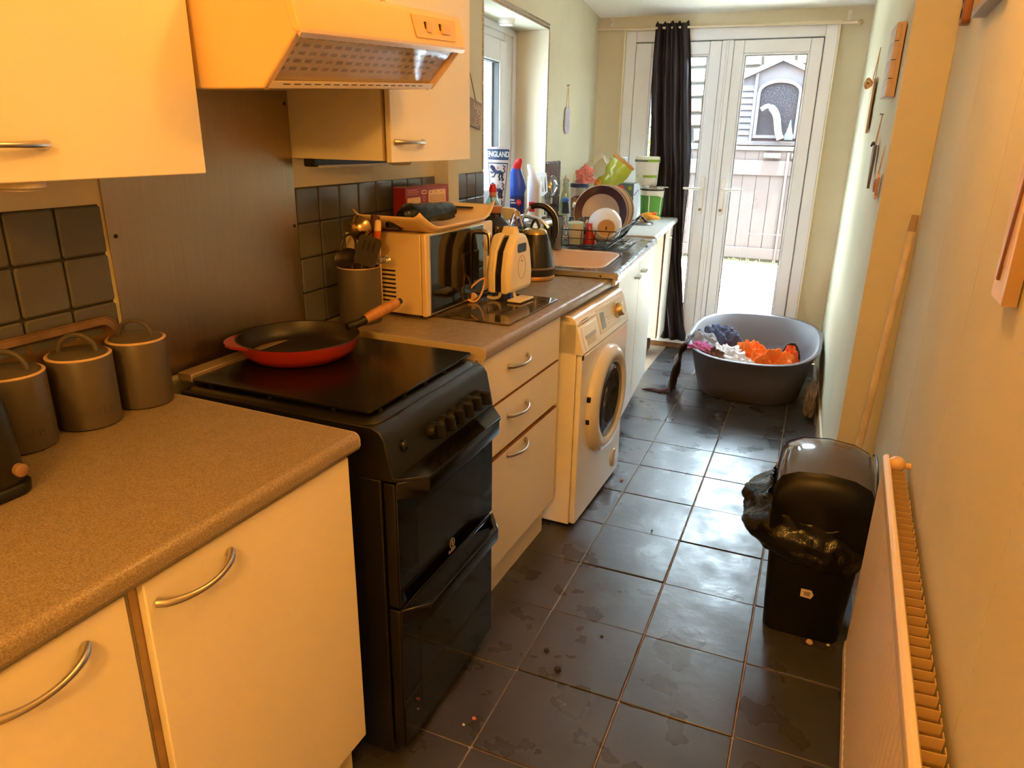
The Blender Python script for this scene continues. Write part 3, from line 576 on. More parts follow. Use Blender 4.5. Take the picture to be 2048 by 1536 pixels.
for k in range(3): m.box(-0.5 + k * 0.17, -0.49 + k * 0.17, 0.024, 0.03, 0.889, 0.9)
part('lid_rest', m, BLACKP, ck, smooth=0)
part('hinge_strip', MB().box(-0.60, -0.556, 0.03, CW - 0.02, 0.893, 0.912), mat('hinge_beige', (168, 148, 120), 0.4, metal=0.5), ck, bevel=0.002)
# knobs on the sloping panel
kb = None; pa = math.atan2(0.013, 0.085)
for k in range(6):
    loc = (-0.006, 0.178 + k * 0.047, 0.815); rot = (0, math.radians(90) - pa, 0)
    if kb is None:
        m = MB(); m.lathe([(0.021, -0.006), (0.021, 0.006), (0.0175, 0.012), (0.0165, 0.016)], 20)
        KNB = mat('knob_black', (12, 11, 11), 0.4, spec=0.22); kb = part('knob', m, KNB, ck); kb.location = loc; kb.rotation_euler = rot; K = kb
        g = MB(); g.loft([[(x, y, 0.006) for x, y in rrect(-0.02, 0.02, -0.0065, 0.0065, 0.004)], [(x, y, 0.034) for x, y in rrect(-0.0175, 0.0175, -0.0055, 0.0055, 0.004)], [(x, y, 0.036) for x, y in rrect(-0.016, 0.016, -0.0042, 0.0042, 0.003)]])
        gk = mk('knob_grip', g, KNB, smooth=40); gk.parent = kb
    else:
        K = inst(kb, 'knob', ck, loc, rot); o = bpy.data.objects.new('knob_grip', gk.data); COL.objects.link(o); o.parent = K
m = MB(); m.xf = Matrix.Translation((-0.006, 0.056, 0.826)) @ Matrix.Rotation(math.radians(90) - pa, 4, 'Y'); m.lathe([(0.011, -0.003), (0.011, 0.004), (0.008, 0.007)], 14, sx=1.3, sy=0.7); part('ignition_button', m, mat('button_black', (8, 8, 8), 0.15), ck)
def oven(z0, z1, nm, lab):
    d = part(nm, MB().box(-0.028, 0.0, 0.006, CW - 0.006, z0, z1), BLACKE, ck, bevel=0.003); d['label'] = lab
    part('glass_front', MB().box(0.0, 0.004, 0.008, CW - 0.008, z0 + 0.003, z1 - 0.003), BLACKG, d, bevel=0.001)
    part('inner_window', MB().box(0.004, 0.0046, 0.085, CW - 0.085, z0 + 0.06, z1 - 0.09), mat('dark_window_tint', (26, 28, 30), 0.1), d, smooth=0)
    zt = z1 - 0.004
    b = MB(); path = [(0.004, 0.004), (0.05, 0.065), (0.05, CW - 0.065), (0.004, CW - 0.004)]
    ins = [(0.004, 0.03), (0.036, 0.075), (0.036, CW - 0.075), (0.004, CW - 0.03)]
    vs = []
    for (x, y), (xi, yi) in zip(path, ins): vs += [(x, y, zt + 0.010 - x * 0.12), (x, y, zt - 0.03 - x * 0.12), (xi, yi, zt - 0.03 - x * 0.12), (xi, yi, zt + 0.010 - x * 0.12)]
    fs = [(0, 3, 2, 1), (12, 13, 14, 15)]
    for k in range(3):
        for q in range(4): fs.append((4 * k + q, 4 * k + (q + 1) % 4, 4 * k + 4 + (q + 1) % 4, 4 * k + 4 + q))
    b.add(vs, fs); part('handle', b, mat('handle_black_gloss', (14, 13, 13), 0.16), d, bevel=0.003)
    return d
d1 = oven(0.452, 0.758, 'grill_door', 'upper grill door of dark glass')
d2 = oven(0.055, 0.444, 'oven_door', 'lower main oven door of dark glass')
part('handle_shelf', MB().prism([(0.004, 0.768), (0.058, 0.758), (0.060, 0.752), (0.004, 0.758)], 'y', 0.002, CW - 0.002) if False else MB().add([(0.0, 0.004, 0.772), (0.052, 0.062, 0.764), (0.052, CW - 0.062, 0.764), (0.0, CW - 0.004, 0.772), (0.0, 0.004, 0.764), (0.052, 0.062, 0.757), (0.052, CW - 0.062, 0.757), (0.0, CW - 0.004, 0.764)], [(0, 1, 2, 3), (4, 7, 6, 5), (0, 4, 5, 1), (1, 5, 6, 2), (2, 6, 7, 3), (3, 7, 4, 0)]), mat('handle_black_gloss', (14, 13, 13), 0.16), d1, bevel=0.001)
LOGO = mat('logo_grey', (150, 146, 138), 0.4)
m = MB().tube([(0.0052, CW / 2 + 0.011 * math.cos(a * math.pi / 10), 0.486 + 0.013 * math.sin(a * math.pi / 10)) for a in range(20)], 0.0009, 5, closed=True)
m.tube([(0.0052, CW / 2, 0.480), (0.0052, CW / 2, 0.494)], 0.0014, 5); part('brand_ring', m, LOGO, d1)
part('brand_text', text_mb('indesit', 0.013, (0.0045, CW / 2, 0.466), (0, 1, 0), (0, 0, 1)), LOGO, d1, smooth=0)
# ------------------------------------------------------------------ washing machine
wm = thing('washing_machine', 'white front-loading washing machine under the worktop end', 'washing machine', (-0.098, 1.107, 0), AM)
WH = mat('aged_white_enamel', (246, 241, 230), 0.16, var=0.02, vscale=4); WW = 0.59
m = MB(); m.box(-0.55, -0.024, 0, WW, 0.012, 0.82); part('cabinet', m, WH, wm, bevel=0.004)
m = MB(); m.prism([(p[0], p[1]) for p in rrect(0.0, WW, 0.015, 0.702, 0.015)], 'x', -0.022, 0.0); part('front_panel', m, WH, wm, bevel=0.006, seg=3)
part('top', MB().box(-0.55, -0.052, 0, WW, 0.822, 0.846), WH, wm, bevel=0.004)
pr = [(-0.10, 0.706), (0.0, 0.706), (0.004, 0.712), (-0.03, 0.828), (-0.042, 0.842), (-0.06, 0.847), (-0.10, 0.847)]
cp = part('control_panel', MB().prism(pr, 'y', 0.0, WW), WH, wm, bevel=0.003)
sl = math.atan2(0.034, 0.116)
def pan(y, z_, o=0.0): return (0.004 - (z_ - 0.712) * 0.034 / 0.116 + o, y, z_)
def slab(nm, y0, y1, z0, z1, o0, o1, m_, par, **k):
    return part(nm, MB().loft([[pan(y0, z0, o0), pan(y1, z0, o0), pan(y1, z1, o0), pan(y0, z1, o0)], [pan(y0, z0, o1), pan(y1, z0, o1), pan(y1, z1, o1), pan(y0, z1, o1)]]), m_, par, **k)
dr = slab('detergent_drawer', 0.03, 0.195, 0.722, 0.80, -0.001, 0.003, WH, wm, bevel=0.0015)
slab('drawer_grip', 0.05, 0.165, 0.755, 0.768, 0.003, 0.0045, mat('grip_grey', (170, 166, 156), 0.4), dr, smooth=0)
slab('drawer_recess', 0.06, 0.155, 0.73, 0.754, 0.003, 0.0036, mat('recess_cream', (206, 190, 156), 0.5), dr, smooth=0)
slab('fascia', 0.215, 0.585, 0.735, 0.826, 0.0, 0.0025, mat('fascia_cream', (226, 214, 190), 0.25), cp, bevel=0.001)
slab('display', 0.245, 0.29, 0.748, 0.81, 0.0025, 0.0035, mat('display_grey', (120, 118, 112), 0.2), cp, smooth=0)
for z_ in (0.756, 0.768, 0.78): slab('indicator_line', 0.315, 0.36, z_, z_ + 0.0015, 0.0025, 0.003, mat('print_grey', (120, 112, 100), 0.5), cp, smooth=0)
kx = pan(0.455, 0.782, 0.002); m = MB(); m.xf = Matrix.Translation(kx) @ Matrix.Rotation(math.radians(90) - sl, 4, 'Y'); m.lathe([(0.034, -0.002), (0.034, 0.004), (0.028, 0.006), (0.026, 0.028), (0.023, 0.031)], 28)
kn = part('programme_dial', m, mat('dial_silver', (206, 186, 150), 0.25, metal=0.6), wm)
part('brand_text', text_mb('BOSCH', 0.021, pan(0.085, 0.815, 0.0014), (0, 1, 0), (-0.034, 0, 0.116), align='CENTER', bold=0.0002), mat('brand_grey', (128, 118, 104), 0.5), cp, smooth=0)
m = MB(); c0 = pan(0.036, 0.815, 0.001); m.tube([(c0[0], c0[1] + 0.007 * math.cos(a), c0[2] + 0.007 * math.sin(a)) for a in [k * math.pi / 8 for k in range(16)]], 0.0008, 5, closed=True); part('brand_ring', m, mat('brand_grey', (128, 118, 104), 0.5), cp)
# porthole door
C0 = (0.3, 0.452); Rx = Matrix.Translation((0.0, C0[0], C0[1])) @ Matrix.Rotation(math.radians(90), 4, 'Y')
m = MB(); m.xf = Rx; m.lathe([(0.222, -0.004), (0.222, 0.012), (0.215, 0.026), (0.195, 0.036), (0.172, 0.038), (0.158, 0.030), (0.150, 0.012)], 48, cap0=False, cap1=False)
dd = part('door', m, mat('door_ring_white', (226, 218, 202), 0.18), wm)
m = MB(); m.xf = Rx; m.lathe([(0.152, 0.016), (0.146, 0.022), (0.120, 0.030), (0.09, 0.028), (0.05, 0.02), (0.0008, 0.018)], 40, cap0=False); part('porthole_glass', m, mat('porthole_dark', (52, 44, 36), 0.05, spec=0.7, rvar=0.0), dd)
m = MB(); m.xf = Rx; m.lathe([(0.160, 0.028), (0.151, 0.030), (0.149, 0.016)], 40, cap0=False, cap1=False); part('inner_rim', m, mat('rim_grey', (150, 146, 140), 0.3), dd)
for z_ in (C0[1] - 0.03, C0[1] + 0.06): part('hinge_gap', MB().box(0.0, 0.014, 0.078, 0.088, z_ - 0.01, z_ + 0.01), BLACKP, dd, bevel=0.001)
part('corner_chip', MB().box(-0.001, 0.0015, 0.002, 0.018, 0.688, 0.704), BLACKP, wm, smooth=0)
m = MB(); m.xf = Matrix.Translation((0.0, 0.50, 0.10)) @ Matrix.Rotation(math.radians(90), 4, 'Y'); m.lathe([(0.042, 0), (0.042, 0.006), (0.036, 0.009)], 24); part('filter_cap', m, mat('filter_cap_grey', (206, 204, 198), 0.3), wm)
part('base_gap', MB().box(-0.53, -0.03, 0.01, WW - 0.01, 0.0, 0.013), BLACKP, wm, smooth=0)
# ------------------------------------------------------------------ sink run (frame F)
SINKZ = 0.932
SDO = mat('white_cupboard_front', (238, 230, 218), 0.5, spec=0.25, var=0.02, vscale=4)
def cup_handle(d, y, z_):
    m = MB().loft([[(0.0, y - 0.045, z_ + 0.006), (0.0, y + 0.045, z_ + 0.006), (0.0, y + 0.045, z_ - 0.006), (0.0, y - 0.045, z_ - 0.006)], [(0.022, y - 0.03, z_ + 0.003), (0.022, y + 0.03, z_ + 0.003), (0.022, y + 0.03, z_ - 0.008), (0.022, y - 0.03, z_ - 0.008)], [(0.026, y - 0.024, z_ - 0.001), (0.026, y + 0.024, z_ - 0.001), (0.026, y + 0.024, z_ - 0.009), (0.026, y - 0.024, z_ - 0.009)]])
    part('handle', m, CHROME, d, smooth=30)
su = thing('sink_cabinet', 'white two-door base cupboard below the sink', 'cabinet', FP(0.622, 0.325), AF)
m = MB(); wd = 1.115; m.box(-0.56, -0.02, 0.0, 0.016, 0.13, 0.90).box(-0.56, -0.02, wd - 0.016, wd, 0.13, 0.90).box(-0.56, -0.02, 0.016, wd - 0.016, 0.13, 0.146).box(-0.56, -0.552, 0.016, wd - 0.016, 0.146, 0.9)
part('carcass', m, CREAM, su, bevel=0.001); part('plinth', MB().box(-0.062, -0.046, -0.0, wd, 0, 0.128), CREAM, su, bevel=0.001)
d = part('door', MB().box(-0.0165, 0, 0.004, 0.579, 0.10, 0.872), SDO, su, bevel=0.002); cup_handle(d, 0.475, 0.80)
d = part('door', MB().box(-0.0165, 0, 0.587, wd - 0.002, 0.10, 0.872), SDO, su, bevel=0.002); cup_handle(d, 0.675, 0.80)
fu = thing('base_cabinet', 'narrow white base cupboard at the far end by the curtain', 'cabinet', FP(0.612, 2.10), AF)
m = MB(); m.box(-0.55, -0.02, 0.0, 0.016, 0.14, 0.905).box(-0.55, -0.02, 0.255, 0.271, 0.14, 0.905).box(-0.55, -0.02, 0.016, 0.255, 0.14, 0.156).box(-0.55, -0.542, 0.016, 0.255, 0.156, 0.905)
part('carcass', m, mat('off_white_panel', (224, 214, 192), 0.4), fu, bevel=0.001); part('raw_edge', MB().box(-0.02, -0.016, -0.001, 0.017, 0.14, 0.905), RAW, fu, smooth=0)
part('plinth', MB().box(-0.10, -0.084, 0.004, 0.268, 0, 0.138).box(-0.12, -0.10, 0.004, 0.02, 0, 0.138), RAW, fu, smooth=0)
d = part('door', MB().box(-0.010, 0.007, 0.004, 0.27, 0.135, 0.885), SDO, fu, bevel=0.002); cup_handle(d, 0.12, 0.83)
part('drawer_front', MB().box(-0.010, 0.007, 0.004, 0.304, 0.889, 0.905), SDO, fu, bevel=0.001) if False else None
worktop('worktop', 'pale grey worktop past the sink, holding tubs and boxes', FP(0.645, 1.285, 0), AF, 0.0, 1.10, -0.64, 0.94, th=0.036, m=mat('pale_grey_laminate', (206, 204, 200), 0.3, var=0.05, vscale=200), endcap=False)
# stainless sink top with one bowl and drainer
SS = mat('stainless_sink', (206, 208, 212), 0.2, metal=1.0, var=0.06, vscale=8, rvar=0.08, rscale=14)
sk = thing('sink', 'stainless steel sink top with one bowl and grooved drainer', 'sink', FP(0.65, 0.118, 0), AF)
zt = SINKZ; hole = rrect(-0.445, -0.075, 0.075, 0.555, 0.08, None, 7)
cx, cy = -0.26, 0.315
def outer(p, x0=-0.62, x1=-0.012, y0=0.004, y1=0.60):
    dx, dy = p[0] - cx, p[1] - cy; ts = []
    if dx > 1e-9: ts.append((x1 - cx) / dx)
    if dx < -1e-9: ts.append((x0 - cx) / dx)
    if dy > 1e-9: ts.append((y1 - cy) / dy)
    if dy < -1e-9: ts.append((y0 - cy) / dy)
    t = min(ts); return (cx + dx * t, cy + dy * t)
m = MB(); m.loft([[(*outer(p), zt) for p in hole], [(cx + (p[0] - cx) * 1.04, cy + (p[1] - cy) * 1.04, zt) for p in hole], [(p[0], p[1], zt - 0.006) for p in hole], [(cx + (p[0] - cx) * 0.97, cy + (p[1] - cy) * 0.97, zt - 0.045) for p in hole], [(cx + (p[0] - cx) * 0.9, cy + (p[1] - cy) * 0.9, zt - 0.074) for p in hole], [(cx + (p[0] - cx) * 0.7, cy + (p[1] - cy) * 0.7, zt - 0.078) for p in hole]], cap0=False)
m.box(-0.62, -0.012, 0.004, 0.03, zt - 0.0008, zt + 0.0002) if False else None
part('bowl', m, SS, sk, smooth=40)
m = MB(); m.grid(lambda u, v: (-0.62 + u * 0.608, 0.60 + v * 0.562, zt - (0.004 if 0.12 < u < 0.88 and 0.04 < v < 0.9 else 0.0) + (0.0035 * max(0, math.sin(u * 2 * math.pi * 9)) if 0.14 < u < 0.86 and 0.06 < v < 0.86 else 0)), 90, 24)
part('drainer', m, SS, sk, smooth=60)
m = MB(); m.prism([(-0.014, zt), (0.0, zt - 0.004), (0.003, zt - 0.012), (0.003, zt - 0.03), (-0.006, zt - 0.034), (-0.014, zt - 0.034)], 'y', 0.0, 1.165); part('front_lip', m, SS, sk, bevel=0.002)
m = MB(); m.prism([(0.006, zt), (0.0, zt - 0.004), (-0.001, zt - 0.025), (0.006, zt - 0.027)], 'x', -0.62, 0.0); part('side_lip', m, mat('dull_steel_edge', (170, 168, 164), 0.3, metal=0.9), sk, smooth=30)
m = MB(); m.xf = Matrix.Translation((-0.07, -0.002, zt - 0.018)) @ Matrix.Rotation(math.radians(90), 4, 'X'); m.lathe([(0.004, 0), (0.004, 0.001)], 10); part('rivet', m, BLACKP, sk)
part('back_upstand', MB().box(-0.632, -0.618, 0.0, 1.165, zt - 0.03, zt + 0.015), SS, sk, bevel=0.003)
part('support_frame', MB().box(-0.03, -0.012, 0.03, 1.16, zt - 0.058, zt - 0.034), CREAM, sk, smooth=0)
# tap
tp = thing('kitchen_tap', 'chrome mixer tap behind the sink bowl', 'tap', FP(0.085, 0.46, SINKZ + 0.0), AF)
m = MB().lathe([(0.026, 0), (0.026, 0.008), (0.02, 0.012), (0.019, 0.05), (0.015, 0.055)], 20); part('base', m, CHROME, tp)
part('spout', MB().tube(smoothpath([(0, 0, 0.05), (0, 0, 0.13), (0.05, 0.0, 0.17), (0.13, 0.0, 0.155), (0.17, 0.0, 0.12)]), 0.010, 10), CHROME, tp)
part('lever', MB().tube([(0, 0.0, 0.045), (0.0, -0.05, 0.06)], 0.006, 8), CHROME, tp)
# washing-up bowl in the sink
BW = mat('beige_bowl_plastic', (222, 188, 160), 0.45)
wb = thing('washing_up_bowl', 'beige plastic washing-up bowl sitting in the sink', 'bowl', FP(0.65, 0.118, zt - 0.0765), AF)
bx = lambda s, z_: [(cx + (p[0] - cx) * s, cy + (p[1] - cy) * s, z_) for p in hole]
m = MB().loft([bx(0.66, 0.0), bx(0.78, 0.004), bx(0.92, 0.062), bx(0.955, 0.070), bx(0.95, 0.073), bx(0.90, 0.064), bx(0.77, 0.010), bx(0.6, 0.006)]); part('body', m, BW, wb, smooth=50)
m = MB().tube([(x, y, z_ + 0.001) for x, y, z_ in bx(0.952, 0.072)], 0.005, 6, closed=True); part('rim', m, mat('bowl_rim_white', (236, 224, 212), 0.35), wb)
# ================================================================== things on the near worktop
NZ = 0.893
CAN = mat('grey_stoneware', (84, 77, 71), 0.38, var=0.05, vscale=6); CANR = mat('raw_clay_rim', (214, 180, 138), 0.5)
def canister(label, x, y, txt=None, ang=0.0):
    t = thing('storage_jar', label, 'jar', (x, y, NZ), 0, 'lidded grey storage jars')
    r = 0.0575
    part('body', MB().lathe([(r - 0.006, 0), (r - 0.001, 0.004), (r, 0.012), (r, 0.138), (r - 0.001, 0.1405)], 40, cap1=False), CAN, t)
    part('rim', MB().lathe([(r - 0.0012, 0.139), (r + 0.0004, 0.1415), (r - 0.003, 0.144), (r - 0.007, 0.1425)], 40, cap0=False, cap1=False), CANR, t)
    l = part('lid', MB().lathe([(r - 0.0065, 0.138), (r - 0.0065, 0.1445), (r - 0.010, 0.1475), (0.0005, 0.1485)], 40, cap0=False), CAN, t)
    a = ang; dx, dy = math.cos(a) * 0.033, math.sin(a) * 0.033
    pts = [(dx * math.cos(q), dy * math.cos(q), 0.146 + 0.034 * math.sin(q)) for q in [math.pi * k / 14 for k in range(15)]]
    part('loop_handle', MB().tube(pts, 0.0048, 8), CAN, l)
    if txt:
        ca = math.radians(txt[1]); rr = Vector((-math.sin(ca), math.cos(ca), 0)); base = text_mb(txt[0], 0.022, (0, 0, 0), (1, 0, 0), (0, 1, 0), 0.0006)
        for v in base.v:
            th = ca + v.x / r; rad = r + 0.0002 + v.z; v.x, v.y, v.z = rad * math.cos(th), rad * math.sin(th), 0.036 + v.y
        part('embossed_word', base, CAN, t, smooth=0)
canister('grey lidded storage jar beside the cooker, right of three', -0.668, -0.226, None, math.radians(25))
canister('grey lidded storage jar in the middle of the three', -0.668, -0.356, ('COFFEE', -25), math.radians(35))
canister('grey lidded storage jar next to the black toaster', -0.676, -0.486, ('SUGAR', -25), math.radians(30))
# baking tray leaning on the wall behind
TRAY = mat('old_copper_baking_tray', (150, 118, 86), 0.4, metal=0.75, var=0.3, vscale=12)
bt = thing('baking_tray', 'old metal baking tray leaning on tiles behind storage jars', 'baking tray', (-0.712, -0.44, NZ), rot=(0, math.radians(-5), 0))
outl = rrect(-0.24, 0.22, 0.0, 0.185, 0.03); inn = rrect(-0.226, 0.206, 0.014, 0.171, 0.022); inn2 = rrect(-0.22, 0.20, 0.02, 0.165, 0.02)
m = MB().loft([[(0.0, y, z_) for y, z_ in outl], [(0.003, y, z_) for y, z_ in outl], [(0.004, y, z_) for y, z_ in inn], [(-0.012, y, z_) for y, z_ in inn2]], cap0=False); part('pan', m, TRAY, bt, smooth=30, solid=0.0012)
part('rolled_edge', MB().tube([(0.002, y, z_) for y, z_ in outl], 0.0032, 6, closed=True), TRAY, bt)
# black toaster at the left edge
tt = thing('toaster', 'black toaster at the left edge of the worktop', 'toaster', (-0.488, -0.59, NZ))
ol = lambda s, z_: [(x, y, z_) for x, y in rrect(-0.17 + s, -s, -0.30 + s, -s, 0.03)]
m = MB().loft([ol(0.004, 0.012), ol(0.0, 0.03), ol(0.004, 0.15), ol(0.014, 0.183), ol(0.03, 0.195)]); part('body', m, mat('toaster_black', (26, 23, 21), 0.35), tt, smooth=50)
part('base', MB().loft([ol(-0.003, 0.004), ol(-0.004, 0.018), ol(0.0, 0.022)]), BLACKP, tt, smooth=50)
m = MB(); m.xf = Matrix.Translation((0.0, -0.022, 0.045)) @ Matrix.Rotation(math.radians(90), 4, 'Y'); m.lathe([(0.0105, -0.002), (0.0105, 0.008), (0.008, 0.010)], 18); part('dial', m, mat('dial_beige', (140, 108, 78), 0.5), tt)
part('slot', MB().box(-0.075, -0.05, -0.26, -0.04, 0.19, 0.1962), mat('slot_black', (18, 15, 12), 0.7), tt, smooth=0); part('slot', MB().box(-0.12, -0.095, -0.26, -0.04, 0.19, 0.1962), mat('slot_black', (18, 15, 12), 0.7), tt, smooth=0)
for y in (-0.27, -0.03): part('foot', MB().lathe([(0.01, 0), (0.01, 0.006)], 10, -0.02, y), BLACKP, tt)
# ------------------------------------------------------------------ frying pan on the cooker lid
fp = thing('frying_pan', 'red cast iron frying pan with wooden handle on the cooker', 'frying pan', (-0.575, 0.172, 0.9052))
R_ = 0.152
m = MB().lathe([(0.118, 0.0), (0.126, 0.002), (0.146, 0.022), (R_ + 0.001, 0.046), (R_ + 0.003, 0.050)], 56, cap1=False); part('outside', m, mat('red_enamel', (160, 46, 32), 0.25, var=0.12, vscale=8), fp, smooth=50)
m = MB().lathe([(R_ + 0.0032, 0.0498), (R_ + 0.001, 0.0515), (R_ - 0.003, 0.050), (0.142, 0.022), (0.124, 0.006), (0.0005, 0.005)], 56, cap0=False); part('inside', m, mat('cast_iron_seasoned', (30, 24, 20), 0.4, var=0.3, vscale=7), fp, smooth=50)
hdv = Vector((0.38, 0.92, 0)).normalized(); sdv = Vector((-hdv.y, hdv.x, 0))
# lip opposite the handle
m = MB(); pts = []
for k in range(9):
    a = math.atan2(-hdv.y, -hdv.x) + math.radians(-28 + 7 * k) - 0.30; ex = 0.028 * math.sin(math.pi * k / 8); pts.append((a, ex))
top = [((R_ + 0.002 + e) * math.cos(a), (R_ + 0.002 + e) * math.sin(a), 0.050) for a, e in pts]; inn_ = [((R_ - 0.002) * math.cos(a), (R_ - 0.002) * math.sin(a), 0.050) for a, e in pts]
lo1 = [(x, y, 0.043) for x, y, _ in top]; lo2 = [(x, y, 0.043) for x, y, _ in inn_]
m.loft([list(r) for r in zip(top, inn_, lo2, lo1)]); part('pour_lip', m, mat('red_enamel', (160, 46, 32), 0.25), fp, smooth=50)
p0 = hdv * R_ + Vector((0, 0, 0.046))
m = MB().tube([p0 - hdv * 0.008, p0 + hdv * 0.03 + Vector((0, 0, 0.006)), p0 + hdv * 0.055 + Vector((0, 0, 0.014))], [0.012, 0.011, 0.012], 10); part('handle_ferrule', m, mat('dark_iron', (30, 26, 22), 0.5), fp)
m = MB().tube(smoothpath([p0 + hdv * 0.05 + Vector((0, 0, 0.013)), p0 + hdv * 0.10 + Vector((0, 0, 0.027)), p0 + hdv * 0.16 + Vector((0, 0, 0.045))], 5), [0.0125, 0.014, 0.0155, 0.016, 0.0165, 0.0165, 0.0165, 0.016, 0.0155, 0.015, 0.013], 14); part('wooden_handle', m, mat('amber_wood', (186, 130, 76), 0.4, var=0.25, vscale=10, stretch=(1, 6, 1)), fp)
m = MB().tube([p0 + hdv * 0.158 + Vector((0, 0, 0.0445)), p0 + hdv * 0.172 + Vector((0, 0, 0.048))], [0.011, 0.008], 10); part('hanging_ring', m, mat('dark_iron', (30, 26, 22), 0.5), fp)
# ================================================================== middle worktop
MZ = 0.903
mw = thing('microwave', 'cream microwave oven with mirrored door and chrome handle', 'microwave', (-0.462, 0.632, MZ), AM)
MWW, MWH = 0.45, 0.262; MWM = mat('cream_metal_case', (232, 206, 158), 0.4)
part('case', MB().box(-0.30, -0.016, 0, MWW, 0.012, MWH), MWM, mw, bevel=0.004)
fr_ = part('front_frame', MB().box(-0.014, 0.004, -0.002, MWW + 0.002, 0.010, MWH + 0.002), MWM, mw, bevel=0.004)
part('door_glass', MB().box(0.004, 0.007, 0.025, MWW - 0.075, 0.018, MWH - 0.006), mat('mirror_black_glass', (56, 52, 46), 0.03, metal=0.75), mw, bevel=0.001)
part('bezel', MB().box(0.003, 0.0055, 0.02, MWW - 0.07, 0.014, MWH - 0.002), mat('bezel_silver', (190, 184, 172), 0.25, metal=0.9), mw, smooth=0)
m = MB().tube(smoothpath([(0.007, MWW - 0.095, 0.235), (0.034, MWW - 0.095, 0.232), (0.042, MWW - 0.095, 0.20), (0.042, MWW - 0.095, 0.06), (0.034, MWW - 0.095, 0.03), (0.007, MWW - 0.095, 0.026)], 4), 0.0085, 10); part('handle', m, CHROME, mw)
part('control_strip', MB().box(0.004, 0.006, MWW - 0.066, MWW - 0.004, 0.016, MWH - 0.004), MWM, mw, bevel=0.001)
for z_ in (0.075, 0.185):
    m = MB(); m.xf = Matrix.Translation((0.006, MWW - 0.035, z_)) @ Matrix.Rotation(math.radians(90), 4, 'Y'); m.lathe([(0.021, 0), (0.02, 0.012), (0.016, 0.016)], 20); part('dial', m, mat('dial_white', (226, 220, 206), 0.3), mw)
v0 = None
for k in range(8):
    for x in (-0.205, -0.135):
        loc = (x, -0.0006, 0.048 + k * 0.0135)
        if v0 is None: v0 = part('vent_slot', MB().prism([(-0.026, 0.0), (0.026, 0.0), (0.028, 0.0055), (-0.024, 0.0055)], 'y', -0.0004, 0.001), SLOT, mw, smooth=0); v0.location = loc
        else: inst(v0, 'vent_slot', mw, loc)
for x in (-0.27, -0.03):
    for y in (0.04, MWW - 0.04): part('foot', MB().lathe([(0.014, 0), (0.014, 0.013)], 10, x, y), BLACKP, mw)
# serving tray on the microwave
tz = MZ + MWH + 0.0015
st = thing('serving_tray', 'cream curved serving tray lying on top of the microwave', 'tray', (-0.562, 0.845, tz), AM + math.radians(2))
CR = mat('cream_melamine', (236, 204, 148), 0.35)
def trayf(u, v):
    x = (v - 0.5); y = (u - 0.5); e = abs(y) * 2; lift = 0.05 * max(0, (e - 0.62) / 0.38) ** 1.6; wid = 0.21 * (1 - 0.12 * e ** 3)
    rim = 0.016 * max(0, (abs(x) * 2 - 0.8) / 0.2) ** 1.5
    return (x * 2 * wid * 0.62, y * 0.53, 0.002 + lift + rim)
part('plate', MB().grid(trayf, 36, 20), CR, st, smooth=70, solid=0.005)
for s in (-1, 1):
    m = MB(); m.loft([[(-0.045 + a, s * 0.230 + b, 0.0385 + 0.0) for a, b in rrect(0, 0.09, -0.008, 0.008, 0.007)], [(-0.045 + a, s * 0.232 + b, 0.0435) for a, b in rrect(0, 0.09, -0.008, 0.008, 0.007)]]); part('hand_hole', m, SLOT, st, smooth=30)
# red food carton standing on the tray
fc = thing('food_carton', 'dark red food carton standing on the tray over the microwave', 'box', (-0.655, 0.96, tz + 0.008), math.radians(-4))
RED = mat('dark_red_card', (150, 34, 26), 0.5, var=0.08, vscale=5); CW2, CH2 = 0.27, 0.105
part('carton', MB().box(-0.05, 0.0, -0.10, -0.10 + CW2, 0, CH2), RED, fc, bevel=0.0012)
part('end_flap', MB().box(-0.049, -0.001, -0.10 + CW2, -0.10 + CW2 + 0.0012, 0.001, CH2 - 0.001), mat('white_card_end', (236, 218, 196), 0.6), fc, smooth=0)
part('top_flap', MB().box(-0.05, 0.0, -0.10, -0.10 + CW2, CH2, CH2 + 0.001), mat('brown_red_top', (146, 74, 50), 0.6), fc, smooth=0)
PRINT = mat('cream_print', (236, 196, 136), 0.55); PRB = mat('brown_print', (120, 62, 36), 0.6)
def panel(y0, y1, z0, z1, m_, o=0.0006, par=fc, r=0.006): part('printed_panel', MB().prism([(y, z_) for y, z_ in rrect(y0, y1, z0, z1, r)], 'x', 0.0, o), m_, par, smooth=0)
panel(-0.09, -0.012, 0.048, 0.072, PRINT); panel(0.038, 0.15, 0.042, 0.092, PRINT); panel(-0.004, 0.028, 0.08, 0.094, PRINT); panel(0.038, 0.15, 0.012, 0.036, mat('orange_brown_print', (190, 110, 60), 0.55)); panel(0.002, 0.024, 0.084, 0.090, RED, 0.0009, r=0.002)
for k in range(5): panel(0.045, 0.143, 0.047 + k * 0.006, 0.0485 + k * 0.006, PRB, 0.0009, r=0.0006)
for k in range(3): panel(0.05 + k * 0.034, 0.055 + k * 0.034, 0.082, 0.087, PRB, 0.0009, r=0.002)
for k, (a, b) in enumerate(((-0.088, -0.03), (-0.088, -0.022), (-0.088, -0.03))): panel(a, b, 0.094 - k * 0.0065, 0.0972 - k * 0.0065, mat('pink_print', (206, 120, 96), 0.55), 0.0007, r=0.001)
part('ring_print', MB().tube([(0.0004, 0.011 + 0.006 * math.cos(a), 0.066 + 0.009 * math.sin(a)) for a in [k * math.pi / 8 for k in range(16)]], 0.0006, 5, closed=True), PRINT, fc)
